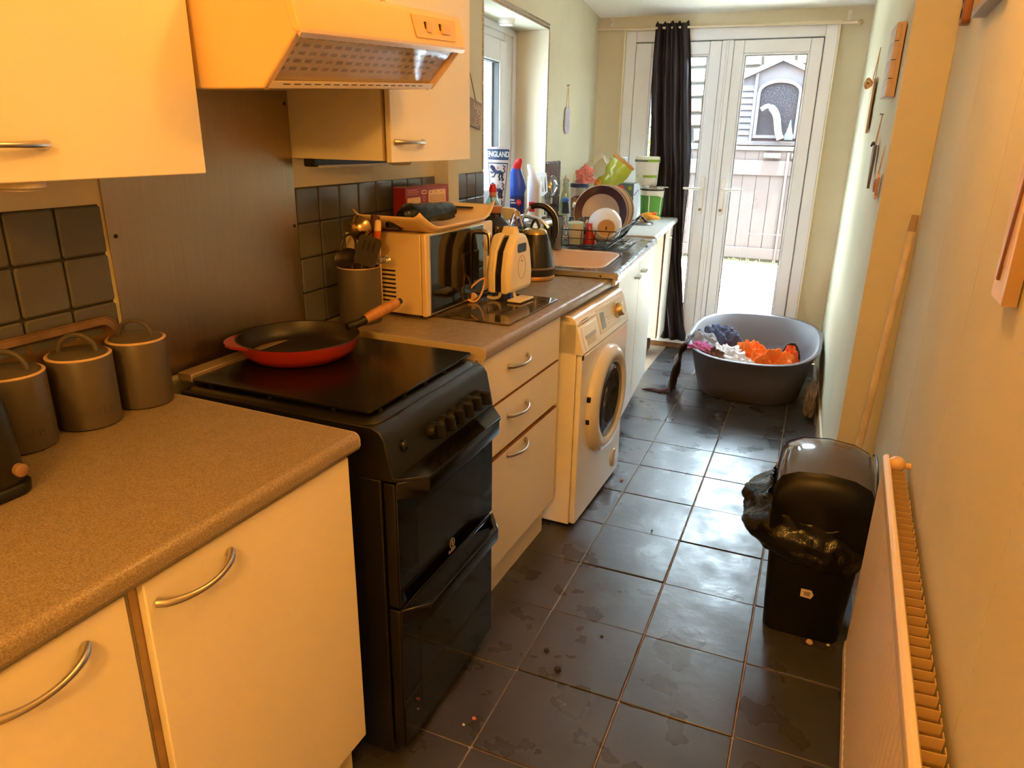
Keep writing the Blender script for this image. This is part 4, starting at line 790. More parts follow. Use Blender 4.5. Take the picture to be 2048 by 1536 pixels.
# roll of black bin bags on the tray
rb = thing('bin_bag_roll', 'crumpled roll of black bin bags on the tray', 'bin bags', (-0.545, 0.755, tz + 0.008), math.radians(-12))
BAG = mat('shiny_black_bag', (16, 15, 15), 0.2, bump=1.0, bscale=45)
def bagsurf(mb, path, rad, n=22, amp=0.25, sd=0):
    rings = []
    P = [Vector(p) for p in path]
    for i, p in enumerate(P):
        t = (P[min(i + 1, len(P) - 1)] - P[max(i - 1, 0)]).normalized(); u = t.cross(Vector((0, 0, 1))).normalized(); v = u.cross(t)
        rings.append([p + (u * math.cos(2 * math.pi * k / n) + v * math.sin(2 * math.pi * k / n)) * rad[i] * (1 + amp * nz(3 * math.cos(2 * math.pi * k / n) + sd, 3 * math.sin(2 * math.pi * k / n), i * 0.6)) for k in range(n)])
    return mb.loft(rings)
m = bagsurf(MB(), [(0.0, -0.09 + 0.034 * k, 0.034 + (0.004 if k > 2 else 0)) for k in range(8)], [0.02, 0.036, 0.038, 0.034, 0.03, 0.03, 0.028, 0.026], amp=0.3); part('roll', m, BAG, rb, smooth=50)
m = bagsurf(MB(), [(0.015, -0.165 + 0.03 * k, 0.018) for k in range(5)], [0.008, 0.016, 0.02, 0.02, 0.012], amp=0.5, sd=4); part('loose_tail', m, BAG, rb, smooth=50)
part('core_hole', MB().lathe([(0.014, 0)], 12) if False else MB(Matrix.Translation((0, 0.151, 0.038)) @ Matrix.Rotation(math.radians(-90), 4, 'X')).lathe([(0.012, 0.0), (0.012, 0.002)], 14), SLOT, rb)
# white chopping board between wall and pot
cb = single('chopping_board', MB().box(-0.065, 0.065, -0.003, 0.003, 0, 0.255), mat('white_board', (226, 206, 170), 0.5), 'thin white chopping board standing behind the utensil pot', 'board', (-0.672, 0.6185, MZ), 0, bevel=0.002)
cb.rotation_euler = (0, 0, math.radians(-3))
# utensil pot
up = thing('utensil_pot', 'tall grey stoneware pot holding cooking utensils', 'pot', (-0.638, 0.54, MZ))
part('body', MB().lathe([(0.058, 0), (0.063, 0.004), (0.064, 0.012), (0.064, 0.165), (0.0635, 0.168), (0.060, 0.168), (0.0595, 0.16), (0.059, 0.02), (0.0005, 0.015)], 40, cap1=False), CAN, up, smooth=50)
part('rim', MB().tube([(0.0620 * math.cos(a), 0.0620 * math.sin(a), 0.1685) for a in [k * math.pi / 20 for k in range(40)]], 0.0022, 6, closed=True), CANR, up)
UP = Vector((-0.638, 0.54, MZ))
GOLD = mat('warm_steel', (206, 180, 130), 0.22, metal=1.0); DARKS = mat('dark_nylon', (38, 30, 26), 0.4); STL = mat('used_steel', (176, 160, 138), 0.28, metal=1.0)
def utensil(name, label, base, top, r, m_): 
    t = thing(name, label, 'utensil', UP + Vector((0, 0, 0.017)), 0, 'utensils in the stoneware pot')
    part('handle', MB().tube([base, top], r, 8), m_, t); return t
t = utensil('ladle', 'round brass-coloured ladle sticking up from the utensil pot', (0.0, 0.0, 0.004), (0.012, 0.012, 0.225), 0.0035, GOLD)
m = MB(Matrix.Translation((0.014, -0.004, 0.265)) @ Matrix.Rotation(math.radians(-70), 4, 'X')); m.lathe([(0.0008, -0.03), (0.016, -0.028), (0.030, -0.018), (0.038, 0.0), (0.0395, 0.006), (0.0375, 0.006), (0.0345, -0.004), (0.024, -0.018), (0.0008, -0.024)], 28); part('bowl', m, GOLD, t, smooth=60)
t = utensil('slotted_turner', 'dark slotted turner at the right of the utensil pot', (0.01, 0.0, 0.004), (0.046, -0.026, 0.17), 0.004, STL)
m = MB(Matrix.Translation((0.058, -0.034, 0.206)) @ Matrix.Rotation(math.radians(18), 4, 'Y') @ Matrix.Rotation(math.radians(14), 4, 'X') @ Matrix.Rotation(math.radians(35), 4, 'Z')); m.prism(rrect(-0.036, 0.036, -0.045, 0.045, 0.012), 'z', -0.001, 0.001); m.v = [v for v in m.v]
m2 = MB(Matrix.Translation((0.058, -0.034, 0.206)) @ Matrix.Rotation(math.radians(20), 4, 'Z') @ Matrix.Rotation(math.radians(18), 4, 'Y')); m2.prism([(y, z_) for y, z_ in rrect(-0.036, 0.036, -0.045, 0.045, 0.014)], 'x', -0.0012, 0.0012) if False else m2.prism([(y, z_) for y, z_ in rrect(-0.034, 0.034, -0.044, 0.044, 0.014)], 'y', -0.0012, 0.0012)
bl = part('blade', m2, DARKS, t, bevel=0.0006)
for k in (-1, 0, 1):
    m = MB(m2.xf); m.prism([(y, z_) for y, z_ in rrect(k * 0.014 - 0.003, k * 0.014 + 0.003, 0.0, 0.03, 0.003)], 'y', -0.0018, 0.0018); part('slot', m, mat('slot_black', (18, 15, 12), 0.7), bl, smooth=0)
t = utensil('serving_spoon', 'dark oval serving spoon at front of the utensil pot', (0.0, 0.01, 0.004), (-0.016, -0.03, 0.16), 0.004, STL)
m = MB(Matrix.Translation((-0.012, -0.044, 0.182)) @ Matrix.Rotation(math.radians(70), 4, 'X') @ Matrix.Rotation(math.radians(20), 4, 'Z')); m.lathe([(0.0006, -0.012), (0.018, -0.010), (0.032, 0.0), (0.033, 0.002), (0.030, 0.0), (0.016, -0.008), (0.0006, -0.009)], 24, sx=1.25, sy=0.85); part('bowl', m, DARKS, t, smooth=60)
t = utensil('whisk', 'wire loop masher at the left of the utensil pot', (-0.01, 0.0, 0.004), (-0.03, 0.004, 0.18), 0.004, STL)
m = MB().tube([(-0.036 + 0.026 * math.cos(a), 0.004 + 0.012 * math.sin(a), 0.206 + 0.036 * math.sin(a)) for a in [k * math.pi / 9 for k in range(18)]], 0.0035, 6, closed=True); part('loop', m, DARKS, t)
t = utensil('knife', 'knife with brown wooden handle standing in the utensil pot', (0.0, 0.03, 0.004), (0.034, 0.03, 0.22), 0.0028, STL)
part('grip', MB().tube([(0.033, 0.03, 0.215), (0.046, 0.032, 0.30)], [0.010, 0.0135], 10), mat('brown_wood_grip', (96, 56, 34), 0.5), t)
t = utensil('knife', 'knife with orange and cream handle standing in the pot', (0.01, 0.035, 0.004), (0.055, 0.012, 0.20), 0.0028, STL)
part('grip', MB().tube([(0.054, 0.013, 0.195), (0.067, 0.010, 0.262)], 0.0105, 10), mat('orange_grip', (196, 84, 36), 0.45), t)
part('grip_end', MB().tube([(0.0665, 0.010, 0.26), (0.070, 0.009, 0.286), (0.071, 0.009, 0.291)], [0.0105, 0.0095, 0.005], 10), CR, t)
t = utensil('coil_whisk', 'steel coil whisk leaning right out of the pot', (0.012, 0.01, 0.004), (0.06, -0.006, 0.16), 0.003, STL)
m = MB(); pts = [(0.062 + 0.045 * k / 120, -0.004 + 0.0115 * math.cos(k * 2 * math.pi / 15), 0.176 + 0.0115 * math.sin(k * 2 * math.pi / 15) + 0.006 * k / 120) for k in range(121)]; m.tube(pts, 0.0017, 5); part('coil', m, CHROME, t)
# marbled glass worktop saver
GB = mat('marbled_glass', (24, 22, 20), 0.05, spec=0.45, var=0.9, vscale=34, col2=(112, 98, 80), vdetail=8)
gb = thing('worktop_saver', 'dark marbled glass worktop saver in front of the microwave', 'worktop saver', (-0.33, 0.90, MZ), AM)
part('glass_board', MB().prism(rrect(-0.132, 0.132, -0.215, 0.2, 0.006), 'z', 0.002, 0.0065), GB, gb, bevel=0.001)
for x in (-0.11, 0.11):
    for y in (-0.19, 0.175): part('rubber_foot', MB().lathe([(0.006, 0), (0.006, 0.002)], 8, x, y), WHITEP, gb)
# toastie maker stood on end on the glass
TM = mat('white_appliance', (238, 222, 186), 0.3); tmz = MZ + 0.0068
tm = thing('sandwich_toaster', 'white sandwich toaster standing upright on the glass board', 'sandwich toaster', (-0.342, 1.005, tmz), math.radians(-6))
def shell(x0, x1, flip):
    R = []
    for x, s in ((x0, 0.0), (x0 + (x1 - x0) * 0.6, 0.0), (x1, 0.014)):
        R.append([(x, y, z_) for y, z_ in [(-0.085 + s, 0.035 + s), (0.085 - s, 0.035 + s), (0.087 - s, 0.10), (0.072 - s, 0.175), (0.05 - s * 0.6, 0.205), (0.028, 0.228 - s * 0.5), (-0.028, 0.228 - s * 0.5), (-0.05 + s * 0.6, 0.205), (-0.072 + s, 0.175), (-0.087 + s, 0.10)]])
    return MB().loft(R)
part('front_shell', shell(0.012, 0.046, 1), TM, tm, bevel=0.004)
part('back_shell', shell(-0.012, -0.05, -1), TM, tm, bevel=0.004)
part('hotplate_gap', MB().prism([(-0.078, 0.04), (0.078, 0.04), (0.079, 0.10), (0.064, 0.17), (0.024, 0.215), (-0.024, 0.215), (-0.064, 0.17), (-0.079, 0.10)], 'x', -0.013, 0.013), BLACKP, tm, smooth=0)
part('grip_neck', MB().loft([[(x, y, 0.222) for x, y in rrect(-0.03, 0.03, -0.02, 0.02, 0.008)], [(x, y, 0.25) for x, y in rrect(-0.022, 0.022, -0.014, 0.014, 0.007)]]), TM, tm, smooth=40)
part('hand_slot', MB().prism([(y, z_) for y, z_ in rrect(-0.032, 0.03, 0.168, 0.198, 0.008)], 'x', 0.0405, 0.0466), BLACKP, tm, smooth=30)
part('oval_mark', MB().tube([(0.0465, 0.026 * math.cos(a), 0.118 + 0.04 * math.sin(a)) for a in [k * math.pi / 14 for k in range(28)]], 0.0011, 5, closed=True), mat('oval_line', (180, 160, 126), 0.4), tm)
m = MB(Matrix.Translation((0.0466, 0.0, 0.14)) @ Matrix.Rotation(math.radians(90), 4, 'Y')); m.lathe([(0.004, 0), (0.003, 0.001)], 10); part('indicator_lamp', m, mat('lamp_amber', (150, 70, 20), 0.3), tm)
part('front_foot', MB().tube(smoothpath([(0.016, 0.0, 0.035), (0.022, 0.0, 0.012), (0.04, 0.0, 0.007), (0.066, 0.0, 0.008)]), 0.006, 8) .box(0.018, 0.07, -0.05, 0.05, 0.003, 0.010), TM, tm, bevel=0.002)
part('back_foot', MB().tube(smoothpath([(-0.02, -0.03, 0.037), (-0.022, -0.034, 0.014), (-0.04, -0.04, 0.007), (-0.062, -0.045, 0.010)]), 0.006, 8), TM, tm)
part('rear_step', MB().box(-0.058, -0.03, -0.07, 0.06, 0.045, 0.155), TM, tm, bevel=0.006)
part('cord', MB().tube(smoothpath([(-0.05, -0.05, 0.08), (-0.075, -0.075, 0.072), (-0.10, -0.105, 0.04), (-0.10, -0.118, 0.012), (-0.072, -0.11, 0.004), (-0.06, -0.088, 0.03), (-0.058, -0.07, 0.07), (-0.056, -0.05, 0.11)], 7), 0.0034, 7), mat('cream_cord', (226, 180, 116), 0.4), tm)
m = MB(Matrix.Translation((-0.095, -0.09, 0.014)) @ Matrix.Rotation(math.radians(80), 4, 'X')); m.lathe([(0.013, -0.01), (0.015, 0.0), (0.013, 0.01)], 14); part('plug', m, mat('cream_cord', (226, 180, 116), 0.4), tm)
part('wire_bail', MB().tube(arc((0.0, -0.008, 0.245), (0.03, 0.03, 0.25), 0.055, 14), 0.0035, 7), CHROME, tm)
# kettle
kt = thing('kettle', 'black pyramid kettle with arched handle beside the sink', 'kettle', (-0.425, 1.452, MZ))
KB = mat('kettle_black', (34, 30, 26), 0.2, spec=0.6)
part('body', MB().lathe([(0.082, 0.018), (0.085, 0.026), (0.0835, 0.05), (0.074, 0.10), (0.062, 0.145), (0.050, 0.18)], 44, cap0=True, cap1=False), KB, kt, smooth=60)
part('base_ring', MB().lathe([(0.080, 0), (0.083, 0.003), (0.083, 0.014), (0.080, 0.018)], 44), mat('warm_metal_base', (196, 150, 96), 0.3, metal=0.7), kt)
part('shoulder', MB().lathe([(0.0503, 0.179), (0.046, 0.192), (0.036, 0.2), (0.0005, 0.204)], 40, cap0=False), mat('brass_tinted_lid', (196, 160, 92), 0.25, metal=0.85), kt)
part('scuffed_band', MB().lathe([(0.0842, 0.045), (0.0833, 0.053)], 44, cap0=False, cap1=False), mat('scuffed_band', (120, 104, 84), 0.4), kt)
part('lid_knob', MB().tube(arc((-0.018, 0, 0.203), (0.018, 0, 0.203), 0.03, 10), 0.0055, 8), BLACKP, kt)
hp = smoothpath([(-0.05, -0.01, 0.185), (-0.052, -0.01, 0.235), (-0.02, 0.0, 0.282), (0.03, 0.012, 0.285), (0.068, 0.02, 0.25), (0.078, 0.024, 0.2), (0.074, 0.024, 0.165)], 6)
part('handle', MB().tube(hp[12:], 0.0115, 10), BLACKP, kt); part('handle_strut', MB().tube(hp[:14], 0.005, 8), CHROME, kt)
part('handle_trim', MB().tube([p + Vector((0.009, 0.003, 0.006)) for p in hp[14:]], 0.004, 6), CHROME, kt)
part('spout', MB().loft([[(-0.062, -0.012, 0.16), (-0.062, 0.012, 0.16), (-0.05, 0.016, 0.185), (-0.05, -0.016, 0.185)], [(-0.088, -0.004, 0.182), (-0.088, 0.004, 0.182), (-0.074, 0.006, 0.192), (-0.074, -0.006, 0.192)]]), KB, kt, smooth=40)
# big dark bottle with cork
bo = thing('dark_bottle', 'large dark brown bottle with wooden stopper behind sandwich toaster', 'bottle', (-0.55, 1.345, MZ))
part('body', MB().lathe([(0.058, 0), (0.062, 0.006), (0.062, 0.20), (0.056, 0.222), (0.03, 0.245), (0.023, 0.252), (0.023, 0.262)], 36), mat('dark_brown_gloss', (34, 26, 20), 0.12), bo, smooth=50)
part('stopper', MB().lathe([(0.021, 0.262), (0.0245, 0.264), (0.0245, 0.287), (0.02, 0.29)], 20), mat('stopper_wood', (176, 120, 84), 0.55), bo)
# ================================================================== window sill and sink clutter (frame F)
def FT(name, label, cat, d, y, z_, turn=0.0, group=None): return thing(name, label, cat, FP(d, y, z_), AF + turn, group)
SIL = WZ0
# pennant plaque: tapered shield-like board with crest, facing along the wall towards the cooker
pn = FT('football_pennant', 'tapered ENGLAND football pennant with navy lions on the sill', 'pennant', -0.065, 0.662, SIL)
NAVY = mat('navy_print', (34, 36, 78), 0.5); PWH = mat('pennant_white', (214, 192, 184), 0.7, spec=0.2); PRD = mat('rose_red', (196, 70, 62), 0.5)
def PQ(u, v, o=0.0): # u -1..1 across, v 0..1 up; board plane nearly square to the wall
    half = 0.030 + 0.037 * v ** 0.9; return (u * half, -0.014 * u - o, 0.37 * v)
def poly_on(nm, pts, m_, o, parent, th=0.0006):
    part(nm, MB().loft([[PQ(u, v, o) for u, v in pts], [PQ(u, v, o + th) for u, v in pts]]), m_, parent, smooth=0)
brd = [(-1, 0.0), (1, 0.0), (1, 0.25), (1, 0.5), (1, 0.75), (1, 1), (-1, 1), (-1, 0.75), (-1, 0.5), (-1, 0.25)]
part('board', MB().loft([[PQ(u, v, -0.003) for u, v in brd], [PQ(u, v, 0) for u, v in brd]]), PWH, pn, smooth=0)
poly_on('name_band', [(-0.92, 0.84), (0.94, 0.84), (0.94, 0.975), (-0.92, 0.975)], NAVY, 0.0, pn)
for a, b in (((-0.9, 0.02), (-0.9, 0.80)), ((0.9, 0.02), (0.9, 0.80))):
    poly_on('border_line', [(a[0] - 0.035, a[1]), (a[0] + 0.035, a[1]), (b[0] + 0.035, b[1]), (b[0] - 0.035, b[1])], NAVY, 0.0, pn)
poly_on('border_line', [(-0.93, 0.79), (0.93, 0.79), (0.93, 0.805), (-0.93, 0.805)], NAVY, 0.0, pn)
tm_ = text_mb('ENGLAND', 0.036, (0, -0.0014, 0.336), (1, -0.21, 0), (0, 0, 1), 0.0005, bold=0.0007, sx=0.76); part('name_text', tm_, mat('text_white', (240, 232, 226), 0.5), pn, smooth=0)
def stroke(pts, r, v0):
    part('lion', MB().tube([Vector(PQ(u * 1.08, v0 + v * 0.205, 0.0006)) for u, v in pts], r * 1.45, 5), NAVY, pn)
for v0 in (0.57, 0.345, 0.12):
    stroke([(-0.5, 0.78), (-0.3, 0.66), (-0.05, 0.56), (0.25, 0.58), (0.45, 0.42)], 0.0058, v0)
    stroke([(-0.62, 0.9), (-0.42, 0.84), (-0.34, 0.68)], 0.0068, v0)
    stroke([(-0.3, 0.6), (-0.55, 0.5), (-0.68, 0.58)], 0.0032, v0); stroke([(-0.22, 0.5), (-0.4, 0.26), (-0.58, 0.26)], 0.0032, v0)
    stroke([(0.2, 0.5), (0.1, 0.28), (0.24, 0.12), (0.1, 0.08)], 0.0034, v0); stroke([(0.44, 0.44), (0.38, 0.24), (0.56, 0.12), (0.42, 0.06)], 0.0036, v0)
    stroke([(0.42, 0.52), (0.68, 0.62), (0.5, 0.8), (0.66, 0.94), (0.44, 0.98)], 0.0024, v0)
for v0 in (0.74, 0.51, 0.28):
    for u0 in (-0.66, 0.0, 0.66):
        poly_on('rose', [(u0 + 0.10 * math.cos(k * math.pi / 4), v0 + 0.018 * math.sin(k * math.pi / 4)) for k in range(8)], PRD, 0.0004, pn)
        poly_on('rose_centre', [(u0 + 0.05 * math.cos(k * math.pi / 4), v0 + 0.009 * math.sin(k * math.pi / 4)) for k in range(8)], PWH, 0.0008, pn)
# bleach bottle
bl = FT('bleach_bottle', 'blue bleach bottle with red angled cap on the sill', 'bottle', -0.008, 0.80, SIL)
BLU = mat('blue_bottle', (40, 82, 196), 0.3)
def oval(cx_, cy_, a, b, z_, n=20): return [(cx_ + a * math.cos(2 * math.pi * k / n), cy_ + b * math.sin(2 * math.pi * k / n), z_) for k in range(n)]
part('body', MB().loft([oval(0, 0, 0.036, 0.026, 0), oval(0, 0, 0.038, 0.028, 0.006), oval(0, 0, 0.038, 0.028, 0.15), oval(0.003, 0, 0.043, 0.029, 0.175), oval(-0.002, 0, 0.039, 0.026, 0.215), oval(-0.008, 0, 0.031, 0.021, 0.25), oval(-0.006, 0, 0.021, 0.018, 0.272)]), BLU, bl, smooth=60)
part('label_print', MB().loft([oval(0, 0, 0.0386, 0.0286, 0.02), oval(0, 0, 0.0386, 0.0286, 0.135)], False, False), mat('dark_blue_label', (30, 44, 120), 0.3), bl)
part('cap', MB().loft([oval(-0.006, 0, 0.022, 0.019, 0.266), oval(-0.004, 0, 0.023, 0.02, 0.285), oval(0.004, 0, 0.02, 0.017, 0.303), oval(0.008, 0, 0.013, 0.012, 0.314), oval(0.010, 0, 0.008, 0.008, 0.318)]), mat('red_cap', (214, 34, 40), 0.35), bl, smooth=60)
m = MB(Matrix.Translation((0.016, -0.0275, 0.105)) @ Matrix.Rotation(math.radians(90), 4, 'X')); m.lathe([(0.014, -0.002), (0.014, 0.002)], 18); part('red_roundel', m, mat('red_cap', (214, 34, 40), 0.35), bl)
for k in range(2): part('white_print', MB().box(-0.028 + k * 0.003, -0.006 + k * 0.006, -0.0296, -0.0256, 0.112 - k * 0.014, 0.119 - k * 0.014), WHITEP, bl, smooth=0)
part('white_print', MB().box(0.008, 0.022, -0.0304, -0.0284, 0.1035, 0.1065), WHITEP, bl, smooth=0)
# white toilet-cleaner bottle behind
wb2 = FT('cleaner_bottle', 'white angled cleaner bottle just behind the blue bleach', 'bottle', 0.045, 0.92, SIL)
TRW = mat('translucent_white', (226, 226, 232), 0.4)
part('body', MB().loft([oval(0, 0, 0.026, 0.024, 0), oval(0, 0, 0.03, 0.026, 0.01), oval(0, 0, 0.03, 0.026, 0.16), oval(0.002, 0, 0.03, 0.026, 0.185), oval(-0.012, 0, 0.02, 0.018, 0.235), oval(-0.03, 0, 0.012, 0.012, 0.275), oval(-0.034, 0, 0.007, 0.007, 0.285)]), TRW, wb2, smooth=60)
part('red_mark', MB().box(-0.02, 0.012, -0.0285, -0.0235, 0.05, 0.10), mat('red_cap', (214, 34, 40), 0.35), wb2, bevel=0.002)
# soap bottle
sb_ = FT('dish_soap_bottle', 'clear green dish soap bottle with red cap', 'bottle', 0.062, 0.245, 0.93)
m = MB().loft([oval(0, 0, 0.044, 0.028, 0), oval(0, 0, 0.047, 0.03, 0.008), oval(0, 0, 0.047, 0.03, 0.18), oval(0, 0, 0.042, 0.028, 0.215), oval(0, 0, 0.026, 0.022, 0.255), oval(0, 0, 0.015, 0.015, 0.276), oval(0, 0, 0.013, 0.013, 0.285)])
part('bottle', m, glass('soap_clear', (210, 234, 220), 0.05, 1.45, 0.06), sb_, smooth=60)
part('liquid', MB().loft([oval(0, 0, 0.042, 0.026, 0.004), oval(0, 0, 0.045, 0.028, 0.16), oval(0, 0, 0.043, 0.027, 0.19)]), mat('green_soap', (60, 176, 96), 0.3), sb_, smooth=60)
part('neck', MB().loft([oval(0, 0, 0.015, 0.015, 0.268), oval(0, 0, 0.0145, 0.0145, 0.293)]), mat('neck_peach', (226, 150, 120), 0.4), sb_, smooth=60)
part('cap', MB().lathe([(0.016, 0.29), (0.0165, 0.308), (0.013, 0.314), (0.012, 0.322), (0.008, 0.324)], 20), mat('red_cap', (214, 34, 40), 0.35), sb_)
part('label', MB().loft([oval(0.002, 0, 0.0472, 0.0302, 0.10), oval(0.002, 0, 0.0472, 0.0302, 0.185)], False, False), mat('label_green', (20, 150, 80), 0.4), sb_)
# trigger spray
sp_ = FT('spray_bottle', 'cream trigger spray bottle behind the kettle', 'bottle', 0.085, 0.35, 0.93)
SPC = mat('cream_trigger', (232, 210, 168), 0.4)
part('body', MB().loft([oval(0, 0, 0.03, 0.024, 0), oval(0, 0, 0.034, 0.028, 0.01), oval(0, 0, 0.034, 0.028, 0.11), oval(0, 0, 0.02, 0.018, 0.15), oval(0, 0, 0.013, 0.013, 0.165)]), TRW, sp_, smooth=60)
part('head', MB().prism([(-0.025, 0.165), (0.02, 0.165), (0.045, 0.178), (0.068, 0.182), (0.066, 0.20), (0.04, 0.216), (-0.01, 0.22), (-0.034, 0.208)], 'y', -0.013, 0.013), SPC, sp_, bevel=0.004)
part('trigger', MB().tube(smoothpath([(0.045, 0, 0.18), (0.052, 0, 0.155), (0.046, 0, 0.125)]), 0.006, 8), mat('trigger_brown', (150, 90, 66), 0.4), sp_)
part('nozzle', MB().box(-0.048, -0.032, -0.009, 0.009, 0.188, 0.208), mat('trigger_brown', (150, 90, 66), 0.4), sp_, bevel=0.002)
# small cream carton on the sill
cc_ = FT('small_carton', 'small cream carton on the sill beside the slotted spatula', 'box', -0.03, 1.15, SIL)
part('carton', MB().box(-0.03, 0.03, -0.02, 0.02, 0, 0.215), mat('cream_card', (226, 198, 170), 0.6), cc_, bevel=0.0015)
for z_ in (0.06, 0.12, 0.16): part('printed_line', MB().box(-0.026, 0.026, -0.0206, -0.02, z_, z_ + 0.004), mat('brown_line_print', (170, 120, 96), 0.6), cc_, smooth=0)
# steel draining cup with utensils
cu = FT('utensil_cup', 'steel cup of draining utensils behind the sink', 'cup', 0.102, 1.06, SINKZ)
part('cup', MB().lathe([(0.044, 0), (0.046, 0.004), (0.052, 0.105), (0.053, 0.108), (0.051, 0.108), (0.045, 0.008), (0.0005, 0.006)], 28, cap1=False), STL, cu, smooth=50)
UG = mat('grey_nylon', (150, 140, 132), 0.4)
def ut2(name, label, dx, dy, h, lean): 
    t = FT(name, label, 'utensil', 0.102, 1.06, SINKZ + 0.008, 0, 'utensils in the steel cup'); part('handle', MB().tube([(dx * 0.2, dy * 0.2, 0), (dx, dy, h)], 0.004, 8), UG, t); return t
t = ut2('slotted_spatula', 'grey slotted spatula standing in the steel cup', -0.045, 0.0, 0.21, 0)
XF = Matrix.Translation((-0.058, -0.004, 0.262)) @ Matrix.Rotation(math.radians(-10), 4, 'Y') @ Matrix.Rotation(math.radians(-14), 4, 'X')
for k in range(5): part('tine', MB(XF).prism([(y, z_) for y, z_ in rrect(-0.034 + k * 0.0145, -0.0255 + k * 0.0145, -0.035, 0.052, 0.004)], 'y', -0.001, 0.001), UG, t, smooth=0)
part('spatula_rim', MB(XF).prism([(-0.034, 0.046), (0.034, 0.046), (0.03, 0.064), (0.014, 0.072), (-0.014, 0.072), (-0.03, 0.064)], 'y', -0.0012, 0.0012).prism([(-0.034, -0.034), (-0.01, -0.055), (0.01, -0.055), (0.034, -0.034)], 'y', -0.0012, 0.0012), UG, t, smooth=0)
t = ut2('serving_spoon', 'clear plastic serving spoon standing in the steel cup', -0.01, 0.03, 0.2, 0)
m = MB(Matrix.Translation((-0.008, 0.034, 0.262)) @ Matrix.Rotation(math.radians(80), 4, 'X')); m.lathe([(0.0006, -0.012), (0.018, -0.01), (0.034, 0.0), (0.032, 0.001), (0.016, -0.008), (0.0006, -0.009)], 24, sy=1.6, sx=0.9); part('bowl', m, glass('clear_spoon', (206, 204, 200), 0.08, 1.5, 0.15), t, smooth=60)
t = ut2('ladle', 'dark ladle standing in the steel cup', 0.01, -0.02, 0.13, 0)
m = MB(Matrix.Translation((0.016, -0.026, 0.15)) @ Matrix.Rotation(math.radians(60), 4, 'X')); m.lathe([(0.0006, -0.02), (0.02, -0.016), (0.03, 0.0), (0.028, 0.001), (0.018, -0.013), (0.0006, -0.016)], 20); part('bowl', m, DARKS, t, smooth=60)
# washing-up brush and dark scrubber
br = FT('dish_brush', 'blue dish brush standing beside the utensil cup', 'brush', 0.15, 1.20, SINKZ)
part('handle', MB().tube(smoothpath([(0, 0, 0.0), (0.002, 0, 0.12), (-0.004, 0, 0.17)]), 0.006, 8), mat('pale_brush_handle', (214, 218, 210), 0.4), br)
part('head', MB().ball((-0.008, -0.002, 0.19), (0.022, 0.016, 0.016)), mat('blue_brush_head', (60, 110, 190), 0.4), br)
part('bristles', MB().loft([oval(-0.006, -0.008, 0.018, 0.014, 0.178), oval(0.0, -0.018, 0.022, 0.018, 0.12)]), mat('dark_bristles', (30, 30, 32), 0.8), br)
# glass bottle
gbm = glass('bottle_glass', (214, 222, 206), 0.03, 1.5, 0.1)
g_ = FT('glass_bottle', 'clear glass bottle with swing stopper on the drainer side', 'bottle', 0.066, 1.50, 0.94)
part('bottle', MB().lathe([(0.033, 0), (0.036, 0.006), (0.036, 0.13), (0.028, 0.18), (0.016, 0.225), (0.015, 0.265), (0.018, 0.268), (0.018, 0.276)], 28), gbm, g_, smooth=60)
part('swing_wire', MB().tube(arc((-0.018, 0, 0.235), (0.018, 0, 0.235), 0.065, 14), 0.0022, 6), CHROME, g_); part('stopper', MB().ball((0, 0, 0.286), 0.012), WHITEP, g_)
# storage jar with navy lid
j_ = FT('storage_tub', 'clear storage tub with navy lid behind the dish rack', 'tub', 0.085, 1.76, 0.94)
part('tub', MB().lathe([(0.05, 0), (0.054, 0.006), (0.056, 0.215), (0.056, 0.22)], 28), glass('tub_clear', (226, 214, 210), 0.1, 1.45, 0.12), j_, smooth=50)
part('contents', MB().lathe([(0.049, 0.004), (0.052, 0.15), (0.03, 0.165), (0.0005, 0.16)], 20), mat('pink_contents', (206, 150, 140), 0.7, var=0.5, vscale=40), j_, smooth=50)
part('lid', MB().lathe([(0.058, 0.218), (0.0585, 0.236), (0.055, 0.24), (0.0005, 0.241)], 28), mat('navy_lid', (40, 56, 96), 0.4), j_)
# drinking glasses near the rack
def tumbler(label, d, y, r, h, mt, z_=SINKZ - 0.002):
    t = FT('drinking_glass', label, 'glass', d, y, z_, 0, 'glasses on the drainer')
    part('glass', MB().lathe([(r * 0.78, 0), (r * 0.82, 0.003), (r, h), (r - 0.002, h), (r * 0.78, 0.01), (0.0005, 0.008)], 26, cap1=False), mt, t, smooth=50)
    part('rim', MB().tube([(r * math.cos(a), r * math.sin(a), h) for a in [k * math.pi / 13 for k in range(26)]], 0.0014, 5, closed=True), gbm, t)
    return t
SMK = glass('smoky_glass', (176, 172, 172), 0.03, 1.5, 0.14)
tumbler('tall clear drinking glass left of the dish rack', 0.245, 0.655, 0.034, 0.16, SMK)
tumbler('short clear tumbler by the sink bowl', 0.20, 0.62, 0.03, 0.085, gbm)
tumbler('short clear tumbler in front of the rack corner', 0.185, 0.70, 0.03, 0.095, gbm)
# black electric grill with silver edge behind the kettle
eg = FT('electric_grill', 'black electric grill with silver top edge behind the kettle', 'grill', 0.17, 0.50, SINKZ - 0.0, math.radians(-10))
part('body', MB().box(-0.075, 0.05, -0.10, 0.10, 0.006, 0.135), mat('grill_black', (34, 32, 32), 0.35), eg, bevel=0.012)
part('top_edge', MB().prism([(0.02, 0.130), (0.055, 0.118), (0.062, 0.128), (0.055, 0.146), (0.02, 0.15)], 'y', -0.11, 0.11), mat('silver_edge', (206, 200, 192), 0.3, metal=0.8), eg, bevel=0.004)
part('foot', MB().box(-0.06, 0.04, -0.08, 0.08, 0.0, 0.007), BLACKP, eg, smooth=0)
